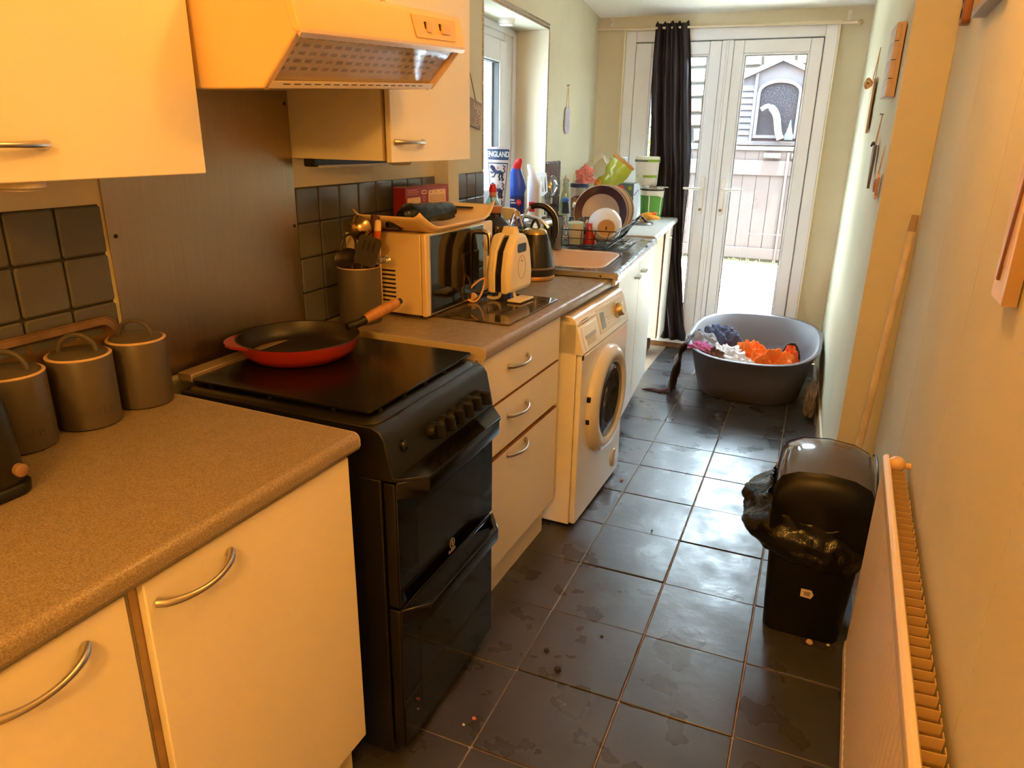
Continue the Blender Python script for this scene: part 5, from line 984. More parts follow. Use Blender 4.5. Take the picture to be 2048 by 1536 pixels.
# ------------------------------------------------------------------ dish rack
rk = FT('dish_rack', 'dark wire dish rack full of crockery on the drainer', 'dish rack', 0.36, 0.96, SINKZ + 0.002)
WIR = mat('dark_wire', (40, 38, 38), 0.35, metal=0.5)
x0, x1, y0, y1 = -0.14, 0.13, -0.26, 0.27; xt0, xt1, yt0, yt1 = -0.165, 0.172, -0.285, 0.29
for z_, q in ((0.012, (x0, x1, y0, y1)), (0.05, (x0 - .01, x1 + .016, y0 - .01, y1 + .008)), (0.092, (xt0, xt1, yt0, yt1))):
    part('wire_ring', MB().tube(rrect(*q, 0.025, z_, 4), 0.0028 if z_ > .09 else 0.002, 6, closed=True), WIR, rk)
w1 = None
for k in range(12):
    yv = y0 + 0.02 + k * (y1 - y0 - 0.04) / 11; yt = yt0 + 0.025 + k * (yt1 - yt0 - 0.05) / 11
    part('cross_wire', MB().tube([(xt0, yt, 0.092), (x0, yv, 0.014), (x1, yv, 0.014), (xt1, yt, 0.092)], 0.0015, 5), WIR, rk)
for k in range(5):
    xv = x0 + 0.02 + k * (x1 - x0 - 0.04) / 4; xt = xt0 + 0.03 + k * (xt1 - xt0 - 0.06) / 4
    part('long_wire', MB().tube([(xt, yt0, 0.092), (xv, y0, 0.012), (xv, y1, 0.012), (xt, yt1, 0.092)], 0.0018, 5), WIR, rk)
for k in range(5): part('plate_divider', MB().tube(arc((-0.06, -0.02 + 0.045 * k, 0.014), (0.02, -0.02 + 0.045 * k, 0.014), 0.06, 10), 0.0016, 5), WIR, rk)
part('side_loop', MB().tube(arc((xt0, -0.30, 0.09), (xt0 + 0.06, -0.315, 0.09), 0.02, 8), 0.0022, 5), WIR, rk)
RZ = SINKZ + 0.018
def plate(label, y, r, rim, cen, lean, z_=0.0, d=0.395, mats=None):
    t = thing('dinner_plate', label, 'plate', FP(d, y, RZ + z_), 0, 'plates in the dish rack', rot=(math.radians(90 - lean), 0, AF + math.radians(3)))
    sh = Vector((0, r, 0))
    a = MB(Matrix.Translation(sh)).lathe([(r * 0.55, -0.012), (r * 0.68, -0.010), (r, 0.006), (r + 0.001, 0.008), (r - 0.002, 0.009)], 56, cap0=True, cap1=False); part('underside', a, mat('cream_glaze', (206, 190, 172), 0.25), t, smooth=50)
    b = MB(Matrix.Translation(sh)).lathe([(r - 0.002, 0.009), (r * 0.70, -0.004)], 56, cap0=False, cap1=False); part('rim', b, rim, t, smooth=50)
    c = MB(Matrix.Translation(sh)).lathe([(r * 0.70, -0.004), (r * 0.62, -0.0085), (0.0005, -0.0085)], 56, cap0=False); part('well', c, cen, t, smooth=50)
AUB = mat('aubergine_glaze', (62, 36, 50), 0.18); PWELL = mat('stone_glaze', (176, 160, 150), 0.25)
plate('front dinner plate with aubergine rim standing in the rack', 0.925, 0.138, AUB, PWELL, 12, 0.0)
plate('second dinner plate, right behind the front one', 0.965, 0.136, mat('grey_glaze', (150, 136, 130), 0.25), PWELL, 12, 0.004, 0.402)
plate('third dinner plate in the rack row', 1.005, 0.135, mat('cream_glaze', (206, 190, 172), 0.25), PWELL, 12, 0.004, 0.408)
plate('rearmost dinner plate in the rack row', 1.045, 0.133, mat('grey_glaze', (150, 136, 130), 0.25), PWELL, 12, 0.004, 0.414)
# upturned cereal bowl, base to the viewer
bw_ = thing('cereal_bowl', 'white bowl tipped on its side with tan base in rack', 'bowl', FP(0.452, 0.805, RZ + 0.004), 0, rot=(math.radians(94), 0, AF + math.radians(16)))
sh = Matrix.Translation((0, 0.083, 0.0))
part('body', MB(sh).lathe([(0.040, 0.052), (0.044, 0.048), (0.066, 0.03), (0.08, 0.0), (0.0845, -0.03), (0.0825, -0.03), (0.077, 0.0), (0.06, 0.026), (0.0005, 0.04)], 44, cap1=False, cap0=False), mat('white_glaze', (228, 226, 228), 0.15), bw_, smooth=60)
part('foot_ring', MB(sh).lathe([(0.046, 0.046), (0.0455, 0.054), (0.041, 0.054)], 36, cap0=False, cap1=False), mat('white_glaze', (228, 226, 228), 0.15), bw_)
part('base', MB(sh).lathe([(0.0415, 0.0535), (0.038, 0.0525), (0.0005, 0.0525)], 36, cap0=False), mat('tan_unglazed', (206, 164, 112), 0.6), bw_)
part('maker_mark', MB(sh).box(-0.003, 0.003, -0.008, 0.008, 0.0522, 0.0532), BLACKP, bw_, smooth=0)
# mug
mg = thing('mug', 'mint green patterned mug upside down at the rack front', 'mug', FP(0.315, 0.758, RZ + 0.0), 0, rot=(math.radians(5), 0, AF))
MNT = mat('mint_pattern', (186, 214, 176), 0.3, var=0.8, vscale=22, col2=(222, 196, 180))
part('body', MB().lathe([(0.037, 0), (0.039, 0.003), (0.041, 0.095), (0.039, 0.104), (0.034, 0.106), (0.0005, 0.104)], 32), MNT, mg, smooth=50)
part('handle', MB().tube(smoothpath([(-0.036, -0.012, 0.085), (-0.064, -0.022, 0.08), (-0.066, -0.022, 0.04), (-0.036, -0.012, 0.026)]), 0.0055, 8), mat('mug_pink', (226, 170, 160), 0.3), mg)
# red printed tumbler
rd = thing('red_tumbler', 'red waisted tumbler standing between mug and bowl', 'tumbler', FP(0.385, 0.772, RZ), AF)
part('body', MB().lathe([(0.033, 0), (0.034, 0.004), (0.026, 0.03), (0.022, 0.06), (0.021, 0.1), (0.020, 0.102), (0.0005, 0.1)], 28), mat('cola_red', (178, 34, 38), 0.3), rd, smooth=50)
part('white_mark', MB().tube([(0.0, -0.0225, 0.068), (0.004, -0.0228, 0.078), (-0.004, -0.0225, 0.086)], 0.002, 6), WHITEP, rd)
# wine glass lying behind mug
wg = thing('glass_bowl', 'small clear glass dish resting above the mint mug', 'dish', FP(0.348, 0.845, RZ + 0.085), 0, rot=(math.radians(35), math.radians(10), AF))
part('dish', MB().lathe([(0.02, -0.025), (0.035, -0.015), (0.046, 0.01), (0.044, 0.01), (0.033, -0.012), (0.0005, -0.02)], 28), SMK, wg, smooth=60)
part('rim', MB().tube([(0.0455 * math.cos(a), 0.0455 * math.sin(a), 0.011) for a in [k * math.pi / 13 for k in range(26)]], 0.0018, 6, closed=True), SMK, wg)
# cutlery basket at the back left of the rack
cbk = FT('cutlery_basket', 'dark slatted cutlery basket in the rack corner', 'basket', 0.265, 1.02, RZ)
for k in range(7): part('slat', MB().box(-0.038, 0.038, -0.052 , 0.052, 0.016 * k + 0.002, 0.016 * k + 0.0095) if k == 0 else MB().tube(rrect(-0.036, 0.036, -0.05, 0.05, 0.01, 0.016 * k + 0.004, 3), 0.0035, 5, closed=True), BLACKP, cbk, smooth=30)
for a, b in ((-0.036, -0.045), (0.036, -0.045), (0.036, 0.045), (-0.036, 0.045)): part('corner_post', MB().tube([(a, b, 0.002), (a, b, 0.105)], 0.004, 6), BLACKP, cbk)
for k, (a, b, h, c) in enumerate(((-0.02, -0.02, 0.17, 0), (0.0, 0.0, 0.18, 1), (0.012, 0.03, 0.165, 0))):
    t = FT('fork' if c else 'spoon', ['steel spoon leaning left in the cutlery basket', 'steel fork upright in the cutlery basket', 'steel spoon at the back of the cutlery basket'][k], 'cutlery', 0.265, 1.02, RZ + 0.011, 0, 'cutlery in the basket')
    part('handle', MB().tube([(a * 0.5, b * 0.5, 0), (a, b, h - 0.04)], 0.0025, 6), CHROME, t)
    part('head', MB().ball((a * 1.1, b * 1.1, h - 0.02), (0.011, 0.004, 0.021)), CHROME, t)
# grater / black perforated turner and gloves, cloth on far counter
gr_ = thing('perforated_turner', 'black perforated turner leaning on the rack side', 'utensil', FP(0.49, 1.17, RZ + 0.01), 0, rot=(math.radians(-6), math.radians(40), AF))
part('blade', MB().prism(rrect(-0.018, 0.018, 0.0, 0.0, 0.0) if False else [(y, z_) for y, z_ in rrect(-0.022, 0.022, 0.02, 0.135, 0.006)], 'x', -0.0012, 0.0012), BLACKP, gr_, bevel=0.0006)
for k in range(5):
    for s in (-1, 1): part('hole', MB(Matrix.Translation((0.0012, s * 0.009, 0.04 + 0.019 * k)) @ Matrix.Rotation(math.radians(90), 4, 'Y')).lathe([(0.005, -0.0035), (0.005, 0.0012)], 10), mat('hole_pale', (190, 190, 186), 0.5), gr_)
part('handle', MB().tube([(0, 0, -0.03), (0, 0, 0.024)], 0.006, 8), BLACKP, gr_)
CZ = 0.94
GLV = mat('orange_rubber', (236, 160, 40), 0.45)
gl = FT('rubber_glove', 'orange rubber glove lying on the far worktop', 'glove', 0.49, 1.92, CZ + 0.04, math.radians(60))
part('cuff', MB().tube(smoothpath([(0.02, 0.06, -0.012), (0.01, 0.02, 0.0), (0.0, -0.03, 0.006)]), [0.018, 0.019, 0.02, 0.021, 0.022, 0.023, 0.024, 0.025, 0.026, 0.026, 0.026, 0.026, 0.026], 12), GLV, gl)
for k, (dx, ln) in enumerate(((-0.022, 0.055), (-0.008, 0.068), (0.007, 0.066), (0.021, 0.052))):
    part('finger', MB().tube(smoothpath([(dx * 0.7, -0.035, 0.006), (dx, -0.055, 0.004), (dx * 1.3, -0.035 - ln, -0.004)]), [0.010] * 10 + [0.009, 0.008, 0.004], 8), GLV, gl)
part('thumb', MB().tube(smoothpath([(0.02, -0.01, 0.012), (0.036, -0.03, 0.02), (0.034, -0.055, 0.024)]), [0.010] * 10 + [0.009, 0.008, 0.004], 8), mat('orange_rubber_inside', (226, 100, 20), 0.5), gl)
sg = FT('pan_lid', 'round grey lid with black handle under the orange glove', 'lid', 0.47, 1.86, CZ)
part('plate', MB().lathe([(0.075, 0), (0.08, 0.004), (0.07, 0.014), (0.0005, 0.02)], 36), mat('grey_lid', (120, 118, 116), 0.35, metal=0.6), sg)
part('handle', MB().tube(arc((-0.035, -0.02, 0.016), (0.035, -0.02, 0.016), 0.03, 10), 0.008, 8), BLACKP, sg)
# tubs
TW = mat('tub_white', (226, 222, 210), 0.4); TG = mat('tub_green', (84, 150, 52), 0.45); TG2 = mat('tub_lime', (136, 176, 40), 0.45)
t = FT('food_tub', 'white food tub with green print standing on the far worktop', 'tub', 0.472, 2.265, CZ)
part('tub', MB().lathe([(0.066, 0), (0.069, 0.004), (0.08, 0.195), (0.082, 0.20)], 36), TW, t, smooth=50)
part('green_print', MB().loft([[((0.0696 + 0.0111 * z_ / 0.2 + 0.0005) * math.cos(a), (0.0696 + 0.0111 * z_ / 0.2 + 0.0005) * math.sin(a), z_ - (0.02 * max(0, (a + 1.0)) if z_ > 0.1 else 0)) for a in [math.radians(q) for q in range(-175, 16, 8)]] for z_ in (0.012, 0.06, 0.11, 0.152)], False, False, False), TG, t)
for a in (-95, -30): part('white_stripe', MB().loft([[((0.0706 + 0.0111 * z_ / 0.2 + 0.0006) * math.cos(b), (0.0706 + 0.0111 * z_ / 0.2 + 0.0006) * math.sin(b), z_) for b in [math.radians(a + q) for q in (-3, 0, 3)]] for z_ in (0.03, 0.15)], False, False, False), TW, t)
part('lid', MB().lathe([(0.084, 0.196), (0.0855, 0.2), (0.0855, 0.212), (0.08, 0.215), (0.0005, 0.215)], 36), glass('lid_clear', (224, 222, 220), 0.1, 1.45, 0.3), t)
part('lid_tab', MB().box(0.07, 0.105, -0.03, 0.0, 0.204, 0.209), TW, t, bevel=0.002); part('black_band', MB().lathe([(0.0822, 0.184), (0.0826, 0.194)], 36, cap0=False, cap1=False), BLACKP, t)
t = FT('food_tub', 'cream tub with lime green bands stacked on the green tub', 'tub', 0.424, 2.265, CZ + 0.2165)
part('tub', MB().lathe([(0.07, 0), (0.073, 0.004), (0.079, 0.15), (0.08, 0.152)], 36), TW, t, smooth=50)
def band(z0, z1, a0, a1, m_, r0=0.0735, k=0.04): part('printed_band', MB().loft([[((r0 + k * z_ + 0.0006) * math.cos(math.radians(a)), (r0 + k * z_ + 0.0006) * math.sin(math.radians(a)), z_) for a in range(a0, a1 + 1, 5)] for z_ in (z0, z1)], False, False, False), m_, t)
band(0.05, 0.066, -100, -20, TG2); band(0.045, 0.07, -135, -128, TG2)
part('lid', MB().lathe([(0.081, 0.146), (0.0835, 0.15), (0.0835, 0.166), (0.079, 0.182), (0.076, 0.184), (0.0005, 0.182)], 36), mat('tub_lid_cream', (222, 226, 206), 0.4), t)
part('lid_band', MB().loft([[(0.0841 * math.cos(math.radians(a)), 0.0841 * math.sin(math.radians(a)), z_) for a in range(-80, 20, 5)] for z_ in (0.15, 0.166)], False, False, False), TG2, t)
part('lid_band', MB().loft([[(0.0841 * math.cos(math.radians(a)), 0.0841 * math.sin(math.radians(a)), z_) for a in range(-170, -79, 5)] for z_ in (0.15, 0.164)], False, False, False), mat('band_grey', (110, 112, 104), 0.5), t)
t = FT('food_tub', 'white and blue lidded tub at the back of the worktop', 'tub', 0.225, 2.28, CZ)
part('tub', MB().lathe([(0.05, 0), (0.053, 0.004), (0.058, 0.36), (0.058, 0.365)], 32), TW, t, smooth=50); part('lid', MB().lathe([(0.06, 0.36), (0.061, 0.364), (0.061, 0.386), (0.055, 0.392), (0.0005, 0.392)], 32), mat('pale_blue_lid', (200, 212, 232), 0.35), t); part('blue_band', MB().lathe([(0.0583, 0.33), (0.0584, 0.352)], 32, cap0=False, cap1=False), mat('navy_lid', (40, 56, 96), 0.4), t)
# cat food carton
fx_ = FT('cat_food_box', 'grey-teal cat food carton marked Felix in front of tubs', 'box', 0.325, 2.10, CZ, math.radians(-8))
part('carton', MB().box(-0.075, 0.065, -0.055, 0.055, 0, 0.235), mat('teal_grey_card', (92, 116, 118), 0.45, var=0.3, vscale=12), fx_, bevel=0.0012)
part('side_panel', MB().box(0.065, 0.0656, -0.054, 0.054, 0.001, 0.234), mat('pale_blue_card', (206, 216, 230), 0.5), fx_, smooth=0)
part('blue_stroke', MB().tube([(0.0658, -0.045, 0.16), (0.0658, 0.04, 0.19)], 0.004, 5), mat('felix_blue', (50, 90, 170), 0.4), fx_)
yf = -0.0552
part('brand_text', text_mb('Felix', 0.05, (0.012, yf, 0.135), (1, 0, 0.18), (-0.18, 0, 1), 0.0006, bold=0.001), mat('felix_gold', (226, 190, 110), 0.4), fx_, smooth=0)
for cx_, cz_, r_, m_ in ((-0.022, 0.2, 0.024, mat('felix_red', (206, 60, 50), 0.4)), (0.038, 0.205, 0.013, mat('felix_lime', (170, 170, 50), 0.4)), (-0.052, 0.165, 0.019, mat('felix_yellow', (226, 176, 40), 0.4))):
    part('printed_spot', MB(Matrix.Translation((cx_, yf, cz_)) @ Matrix.Rotation(math.radians(90), 4, 'X')).lathe([(r_, -0.0002), (r_ * 0.95, 0.0006)], 16), m_, fx_)
part('printed_strip', MB().box(-0.02, 0.045, yf - 0.0006, yf, 0.094, 0.1), mat('felix_gold', (226, 190, 110), 0.4), fx_, smooth=0)
# clear clamshell food carton propped up against the wall
cl = thing('clear_carton', 'clear plastic clamshell carton propped up behind the crisp bag', 'carton', FP(0.10, 1.98, 1.205), 0, rot=(math.radians(6), math.radians(-40), AF))
CLEAR = hazy('milky_clear_plastic', (226, 230, 226), 0.12, 0.06)
m = MB().loft([rrect(-0.10, 0.15, -0.05, 0.05, 0.02, 0.0, 4), rrect(-0.11, 0.16, -0.06, 0.06, 0.02, 0.045, 4), rrect(-0.118, 0.168, -0.068, 0.068, 0.02, 0.047, 4)], cap1=False); part('tray', m, CLEAR, cl, smooth=40)
m = MB().loft([rrect(-0.118, 0.168, -0.068, 0.068, 0.02, 0.05, 4), rrect(-0.11, 0.16, -0.06, 0.06, 0.02, 0.052, 4), rrect(-0.10, 0.15, -0.05, 0.05, 0.02, 0.085, 4)], cap0=False); part('lid', m, CLEAR, cl, smooth=40)
for k in range(6): part('rib', MB().tube([(-0.08 + 0.04 * k, -0.045, 0.087), (-0.08 + 0.04 * k, 0.045, 0.087)], 0.002, 5), CLEAR, cl)
part('rim_edge', MB().tube(rrect(-0.12, 0.17, -0.07, 0.07, 0.022, 0.0485, 4), 0.0018, 5, closed=True), glass('clear_bright', (244, 248, 248), 0.05, 1.6, 0.25), cl)
# crisp bag: crumpled pillow with folded brown top
cp_ = thing('crisp_bag', 'lime green crisp bag with rolled brown top above the plates', 'bag', FP(0.225, 1.80, 1.13), 0, rot=(math.radians(4), math.radians(34), AF))
LIM = mat('lime_foil', (150, 152, 34), 0.32, var=0.12, vscale=10, bump=0.4, bscale=18)
def pil(u, v, s):
    x = (u - 0.5) * 0.15; z_ = v * 0.22; p = (1 - abs(2 * u - 1) ** 3) * (0.35 + 0.65 * math.sin(math.pi * min(1, 0.15 + v * 0.8)))
    wig = 0.006 * nz(u * 5, v * 6, s * 3.0); wd = 1 - 0.28 * math.exp(-((v - 0.42) / 0.12) ** 2)
    return (x * wd + 0.008 * nz(v * 5, 1.3), s * (0.026 * p) + wig, z_ + 0.006 * nz(u * 4, 7.7))
m = MB().grid(lambda u, v: pil(u, v, -1), 16, 18); m.grid(lambda u, v: pil(u, v, 1), 16, 18); part('pouch', m, LIM, cp_, smooth=60)
m = bagsurf(MB(), [(-0.078 + 0.026 * k, 0.0, 0.222 + 0.006 * nz(k, 2.2)) for k in range(7)], [0.009, 0.013, 0.014, 0.014, 0.014, 0.013, 0.008], 12, 0.35, 8); part('rolled_top', m, mat('brown_foil_inside', (176, 116, 50), 0.4, bump=0.4, bscale=30), cp_, smooth=60)
part('orange_print', MB().ball((-0.055, -0.014, 0.03), (0.026, 0.016, 0.026)), mat('chicken_orange', (214, 140, 50), 0.5, var=0.5, vscale=40), cp_)
pk = FT('crumpled_packet', 'crumpled pink-red packet beside the lime crisp bag', 'packet', 0.125, 1.72, 1.183)
def crumple(c, r, seed, nu=20, nv=14, amp=0.35, fr=3.0, flat=0.0):
    rings = []
    for j in range(1, nv):
        th = math.pi * j / nv; ring = []
        for i in range(nu):
            ph_ = 2 * math.pi * i / nu; dv = Vector((math.sin(th) * math.cos(ph_), math.sin(th) * math.sin(ph_), -math.cos(th)))
            k = 1 + amp * nz(dv.x * fr + seed, dv.y * fr, dv.z * fr) - amp * 0.75 * abs(nz(dv.x * fr * 1.9, dv.y * fr * 1.9 + seed, dv.z * fr * 1.9)) + amp * 0.2
            p = Vector((c[0] + dv.x * r[0] * k, c[1] + dv.y * r[1] * k, c[2] + dv.z * r[2] * k)); p.z = max(p.z, flat); ring.append(p)
        rings.append(ring)
    return MB().loft(rings)
part('packet', crumple((0, 0, 0.045), (0.055, 0.03, 0.05), 2.0, 30, 20, 0.5, 2.6), mat('pink_foil', (226, 130, 120), 0.35, var=0.4, vscale=30), pk, smooth=40)
# ------------------------------------------------------------------ left wall ornaments
hs = FT('hanging_sign', 'small grey lettered sign hanging beside the wall cupboard', 'sign', 0.006, 0.11, 1.49)
GS = mat('grey_wood_sign', (150, 130, 118), 0.6, var=0.15, vscale=12); XS = Matrix.Rotation(math.radians(-9), 4, 'X')
part('board', MB(XS).box(0, 0.006, -0.10, 0.115, 0.0, 0.105), GS, hs, bevel=0.001)
for txt, z_ in (('RAIN', 0.078), ('TO', 0.05), ('SELF', 0.022)):
    tmb = text_mb(txt, 0.036, (0.0065, 0.108, z_), (0, 1, 0), (0, 0, 1), 0.0004, align='RIGHT', bold=0.0006, sx=1.1); tmb.v = [XS @ v for v in tmb.v]; part('lettering', tmb, mat('cream_letters', (214, 190, 160), 0.6), hs, smooth=0)
part('string', MB().tube([XS @ Vector((0.003, 0.05, 0.105)), (0.003, -0.02, 0.23)], 0.0016, 5).tube([XS @ Vector((0.003, -0.07, 0.105)), (0.003, -0.02, 0.23)], 0.0016, 5), mat('brown_twine', (110, 76, 46), 0.8), hs)
ss_ = FT('hanging_sign', 'small lilac scalloped slate hanging past the window', 'sign', 0.004, 1.685, 1.475)
LIL = mat('lilac_slate', (186, 178, 200), 0.6, var=0.08, vscale=12)
sc = [(-0.035, 0.0), (-0.02, -0.004), (0.02, -0.004), (0.037, 0.004), (0.052, 0.02), (0.055, 0.06), (0.05, 0.09), (0.053, 0.12), (0.04, 0.142), (0.022, 0.147), (0.012, 0.142), (-0.012, 0.142), (-0.022, 0.147), (-0.04, 0.142), (-0.053, 0.12), (-0.05, 0.09), (-0.055, 0.06), (-0.052, 0.02)]
part('slate', MB().prism(sc, 'x', 0, 0.007), LIL, ss_, bevel=0.0008)
part('string', MB().tube([(0.004, -0.028, 0.144), (0.004, 0.002, 0.265)], 0.0016, 5).tube([(0.004, 0.03, 0.144), (0.004, 0.002, 0.265)], 0.0016, 5), mat('jute', (196, 160, 110), 0.8), ss_)
part('nail', MB().tube([(-0.004, 0.002, 0.266), (0.012, 0.002, 0.27)], 0.003, 6), STL, ss_)
for k in range(4): part('painted_stroke', MB().tube(smoothpath([(0.0072, -0.02, 0.04 + 0.022 * k), (0.0072, 0.0, 0.046 + 0.022 * k), (0.0072, 0.02, 0.041 + 0.022 * k)]), 0.0012, 4), mat('pale_orange_paint', (214, 180, 180), 0.6), ss_)
# smoke/puck sensor on the reveal ceiling
pl = FT('puck_lamp', 'white round lamp under the top of the window reveal', 'lamp', -0.1, 0.86, WZ1)
part('body', MB().lathe([(0.042, 0), (0.042, -0.014), (0.038, -0.02)], 28), WHITEP, pl); part('lens', MB().lathe([(0.036, -0.02), (0.034, -0.028), (0.026, -0.03)], 28), mat('frosted_lens', (220, 216, 206), 0.5), pl)
# ================================================================== curtain and pole
po = thing('curtain_pole', 'slim cream curtain pole above the glazed doors', 'curtain pole', (-0.14, 3.84, 2.12))
PM = mat('cream_pole', (222, 208, 180), 0.35)
part('rod', MB().tube([(-0.80, 0, 0.018), (0.80, 0, 0.0)], 0.007, 10), PM, po)
for x, z_ in ((-0.815, 0.018), (0.815, 0.0)): part('finial', MB().ball((x, 0, z_), 0.017), mat('finial_metal', (200, 176, 140), 0.3, metal=0.7), po)
for x, z_ in ((-0.71, 0.018), (0.75, 0.0)):
    part('bracket', MB().tube([(x, 0.058, z_ + 0.05), (x, 0.02, z_ + 0.045), (x, 0.0, z_ + 0.008)], 0.005, 8).box(x - 0.01, x + 0.01, 0.052, 0.059, z_ + 0.02, z_ + 0.075), WHITEP, po)
ct = thing('curtain', 'long black curtain bunched on the pole before the doors', 'curtain', (-0.36, 3.832, 0.07))
CURT = mat('black_satin_curtain', (40, 31, 37), 0.5, spec=0.4, var=0.15, vscale=6)
def curt(u, v):
    zz = v * 2.085; k = 1 - v
    xl = -0.175 * (1) + 0.02 + (0.0 if v > 0.55 else 0.0); 
    cxv = -0.075 + 0.125 * k ** 0.9 + (0.06 * max(0, (0.28 - v) / 0.28)); half = 0.107 + 0.030 * math.sin(math.pi * min(1, k * 1.35)) - 0.02 * max(0, (0.25 - v) / 0.25)
    if v < 0.05: half += 0.02 * (0.05 - v) / 0.05
    x = cxv + (u - 0.5) * 2 * half
    amp = (0.030 - 0.010 * k) * (0.75 + 0.5 * nz(u * 2.3, 4.0)); f = math.sin(u * 2 * math.pi * (4.5 - 1.2 * k) + 2.2 * nz(u * 1.5, v * 1.6, 5.0) + 0.8 * math.sin(v * 3)) * amp + 0.02 * nz(u * 3, v * 4) + 0.010 * nz(u * 9, v * 9, 2)
    return (x + 0.012 * nz(u * 6, v * 4, 3), f - 0.004 * v, zz + (0.018 * max(0, math.sin(u * 2 * math.pi * 4.5)) if v > 0.985 else 0))
part('cloth', MB().grid(curt, 90, 70), CURT, ct, smooth=80, solid=0.0025)
part('sequin_border', MB().grid(lambda u, v: (curt(0.93 + 0.05 * u, 0.02 + 0.5 * v)[0], curt(0.93 + 0.05 * u, 0.02 + 0.5 * v)[1] - 0.005, curt(0.95, 0.02 + 0.5 * v)[2]), 6, 80), mat('sequin_border', (58, 50, 54), 0.22, metal=0.5, var=0.9, vscale=120, col2=(150, 140, 140)), ct, smooth=0)
# ================================================================== right wall ornaments
bk = thing('plank_block_sign', 'chunky block of pale planks hung on the right wall', 'wall sign', (wallR(1.8), 1.72, 1.60), -math.atan(-0.028))
PLK = mat('limed_plank', (206, 184, 164), 0.6, var=0.15, vscale=6, stretch=(1, 1, 5)); 
part('backing', MB().box(-0.016, -0.002, 0.0, 0.20, 0.0, 0.235), mat('backing_brown', (200, 170, 136), 0.6), bk, smooth=0)
pl0 = None
for k in range(4):
    if pl0 is None: pl0 = part('plank', MB().box(-0.03, -0.016, 0.0, 0.20, 0.001, 0.0575), PLK, bk, bevel=0.0012)
    else: inst(pl0, 'plank', bk, (0, 0, 0.0588 * k))
JUT = mat('jute', (196, 160, 110), 0.8); TAN = mat('tan_wood', (176, 142, 104), 0.5, var=0.15, vscale=6)
sl_ = thing('slat_sign', 'thin wooden slat sign with string and bow', 'wall sign', (wallR(2.65) - 0.004, 2.62, 1.49), math.atan(0.028) * 0 + 0.028)
part('slat', MB().box(-0.012, -0.004, 0.0, 0.16, 0, 0.235), mat('cream_slat_face', (232, 216, 184), 0.6), sl_, bevel=0.001); part('edge', MB().box(-0.012, -0.004, -0.002, 0.0, 0, 0.235), TAN, sl_, smooth=0)
part('string', MB().tube([(-0.008, 0.01, 0.235), (-0.002, 0.08, 0.37)], 0.0022, 5).tube([(-0.008, 0.15, 0.235), (-0.002, 0.08, 0.37)], 0.0022, 5), JUT, sl_)
part('bow', MB().tube(smoothpath([(-0.014, 0.04, 0.215), (-0.035, 0.03, 0.235), (-0.04, 0.06, 0.215), (-0.016, 0.06, 0.212), (-0.04, 0.09, 0.225), (-0.034, 0.1, 0.2), (-0.014, 0.07, 0.212)]), 0.006, 6), mat('straw_bow', (196, 140, 66), 0.7), sl_)
tg_ = thing('slate_tag', 'dark pointed wooden tag on string, above the small tag', 'wall sign', (wallR(2.05) - 0.003, 2.0, 1.275), 0.028)
part('tag', MB().prism([(0.0, 0.0), (0.02, 0.03), (0.05, 0.12), (0.052, 0.165), (-0.03, 0.165), (-0.03, 0.1)], 'x', -0.014, -0.004), mat('grey_dark_wood', (112, 96, 84), 0.6, var=0.2, vscale=10), tg_, bevel=0.001)
part('hook', MB().tube(arc((-0.014, 0.0, 0.165), (-0.02, 0.04, 0.16), 0.012, 8), 0.004, 6), mat('dark_iron', (30, 26, 22), 0.5), tg_)
part('string', MB().tube([(-0.009, -0.02, 0.165), (-0.002, 0.01, 0.275)], 0.0018, 5).tube([(-0.009, 0.04, 0.165), (-0.002, 0.01, 0.275)], 0.0018, 5), JUT, tg_); part('nail', MB().tube([(0.002, 0.01, 0.276), (-0.012, 0.01, 0.278)], 0.003, 6), STL, tg_)
t2_ = thing('heart_tag', 'small pale wooden tag with ring, lowest on the wall', 'wall sign', (wallR(1.72) - 0.003, 1.68, 1.258), 0.028)
part('tag', MB().prism(rrect(-0.028, 0.04, 0.0, 0.085, 0.012), 'x', -0.012, -0.003), mat('pale_tag', (226, 190, 150), 0.55), t2_, bevel=0.001); part('edge', MB().box(-0.012, -0.003, -0.0295, -0.028, 0.012, 0.073), TAN, t2_, smooth=0)
part('ring', MB().tube([(-0.013, 0.006 + 0.018 * math.cos(a), 0.045 + 0.02 * math.sin(a)) for a in [k * math.pi / 8 for k in range(16)]], 0.004, 6, closed=True), mat('copper_brown', (176, 104, 66), 0.4), t2_)
part('string', MB().tube([(-0.008, -0.015, 0.085), (-0.001, 0.012, 0.18)], 0.0015, 5).tube([(-0.008, 0.03, 0.085), (-0.001, 0.012, 0.18)], 0.0015, 5), JUT, t2_)
ps = thing('plank_sign', 'near white-washed wooden plank sign with a brown stripe', 'wall sign', (wallX(0.0) - 0.002, -0.115, 1.235), -0.03)
part('plank', MB().box(-0.022, -0.004, 0.02, 0.112, 0.0, 0.34), mat('whitewashed_wood', (232, 208, 186), 0.6, var=0.15, vscale=10, stretch=(1, 5, 1)), ps, bevel=0.0015)
part('edge', MB().box(-0.022, -0.004, 0.0188, 0.02, 0.001, 0.339), TAN, ps, smooth=0)
part('inset', MB().box(-0.0228, -0.022, 0.034, 0.095, 0.05, 0.33), mat('pinkish_wash', (222, 190, 170), 0.6, var=0.2, vscale=14), ps, smooth=0)
part('stripe', MB().prism([(0.07, 0.028), (0.076, 0.03), (0.046, 0.19), (0.038, 0.188)], 'x', -0.0262, -0.022), mat('brown_stripe', (120, 76, 56), 0.6), ps, bevel=0.0006)
bf = thing('box_frame', 'grey box frame on the near wall at the top edge', 'frame', (wallX(0.9), 0.62, 1.737), -0.03)
GF = mat('grey_frame_wood', (150, 138, 126), 0.5, var=0.1, vscale=10)
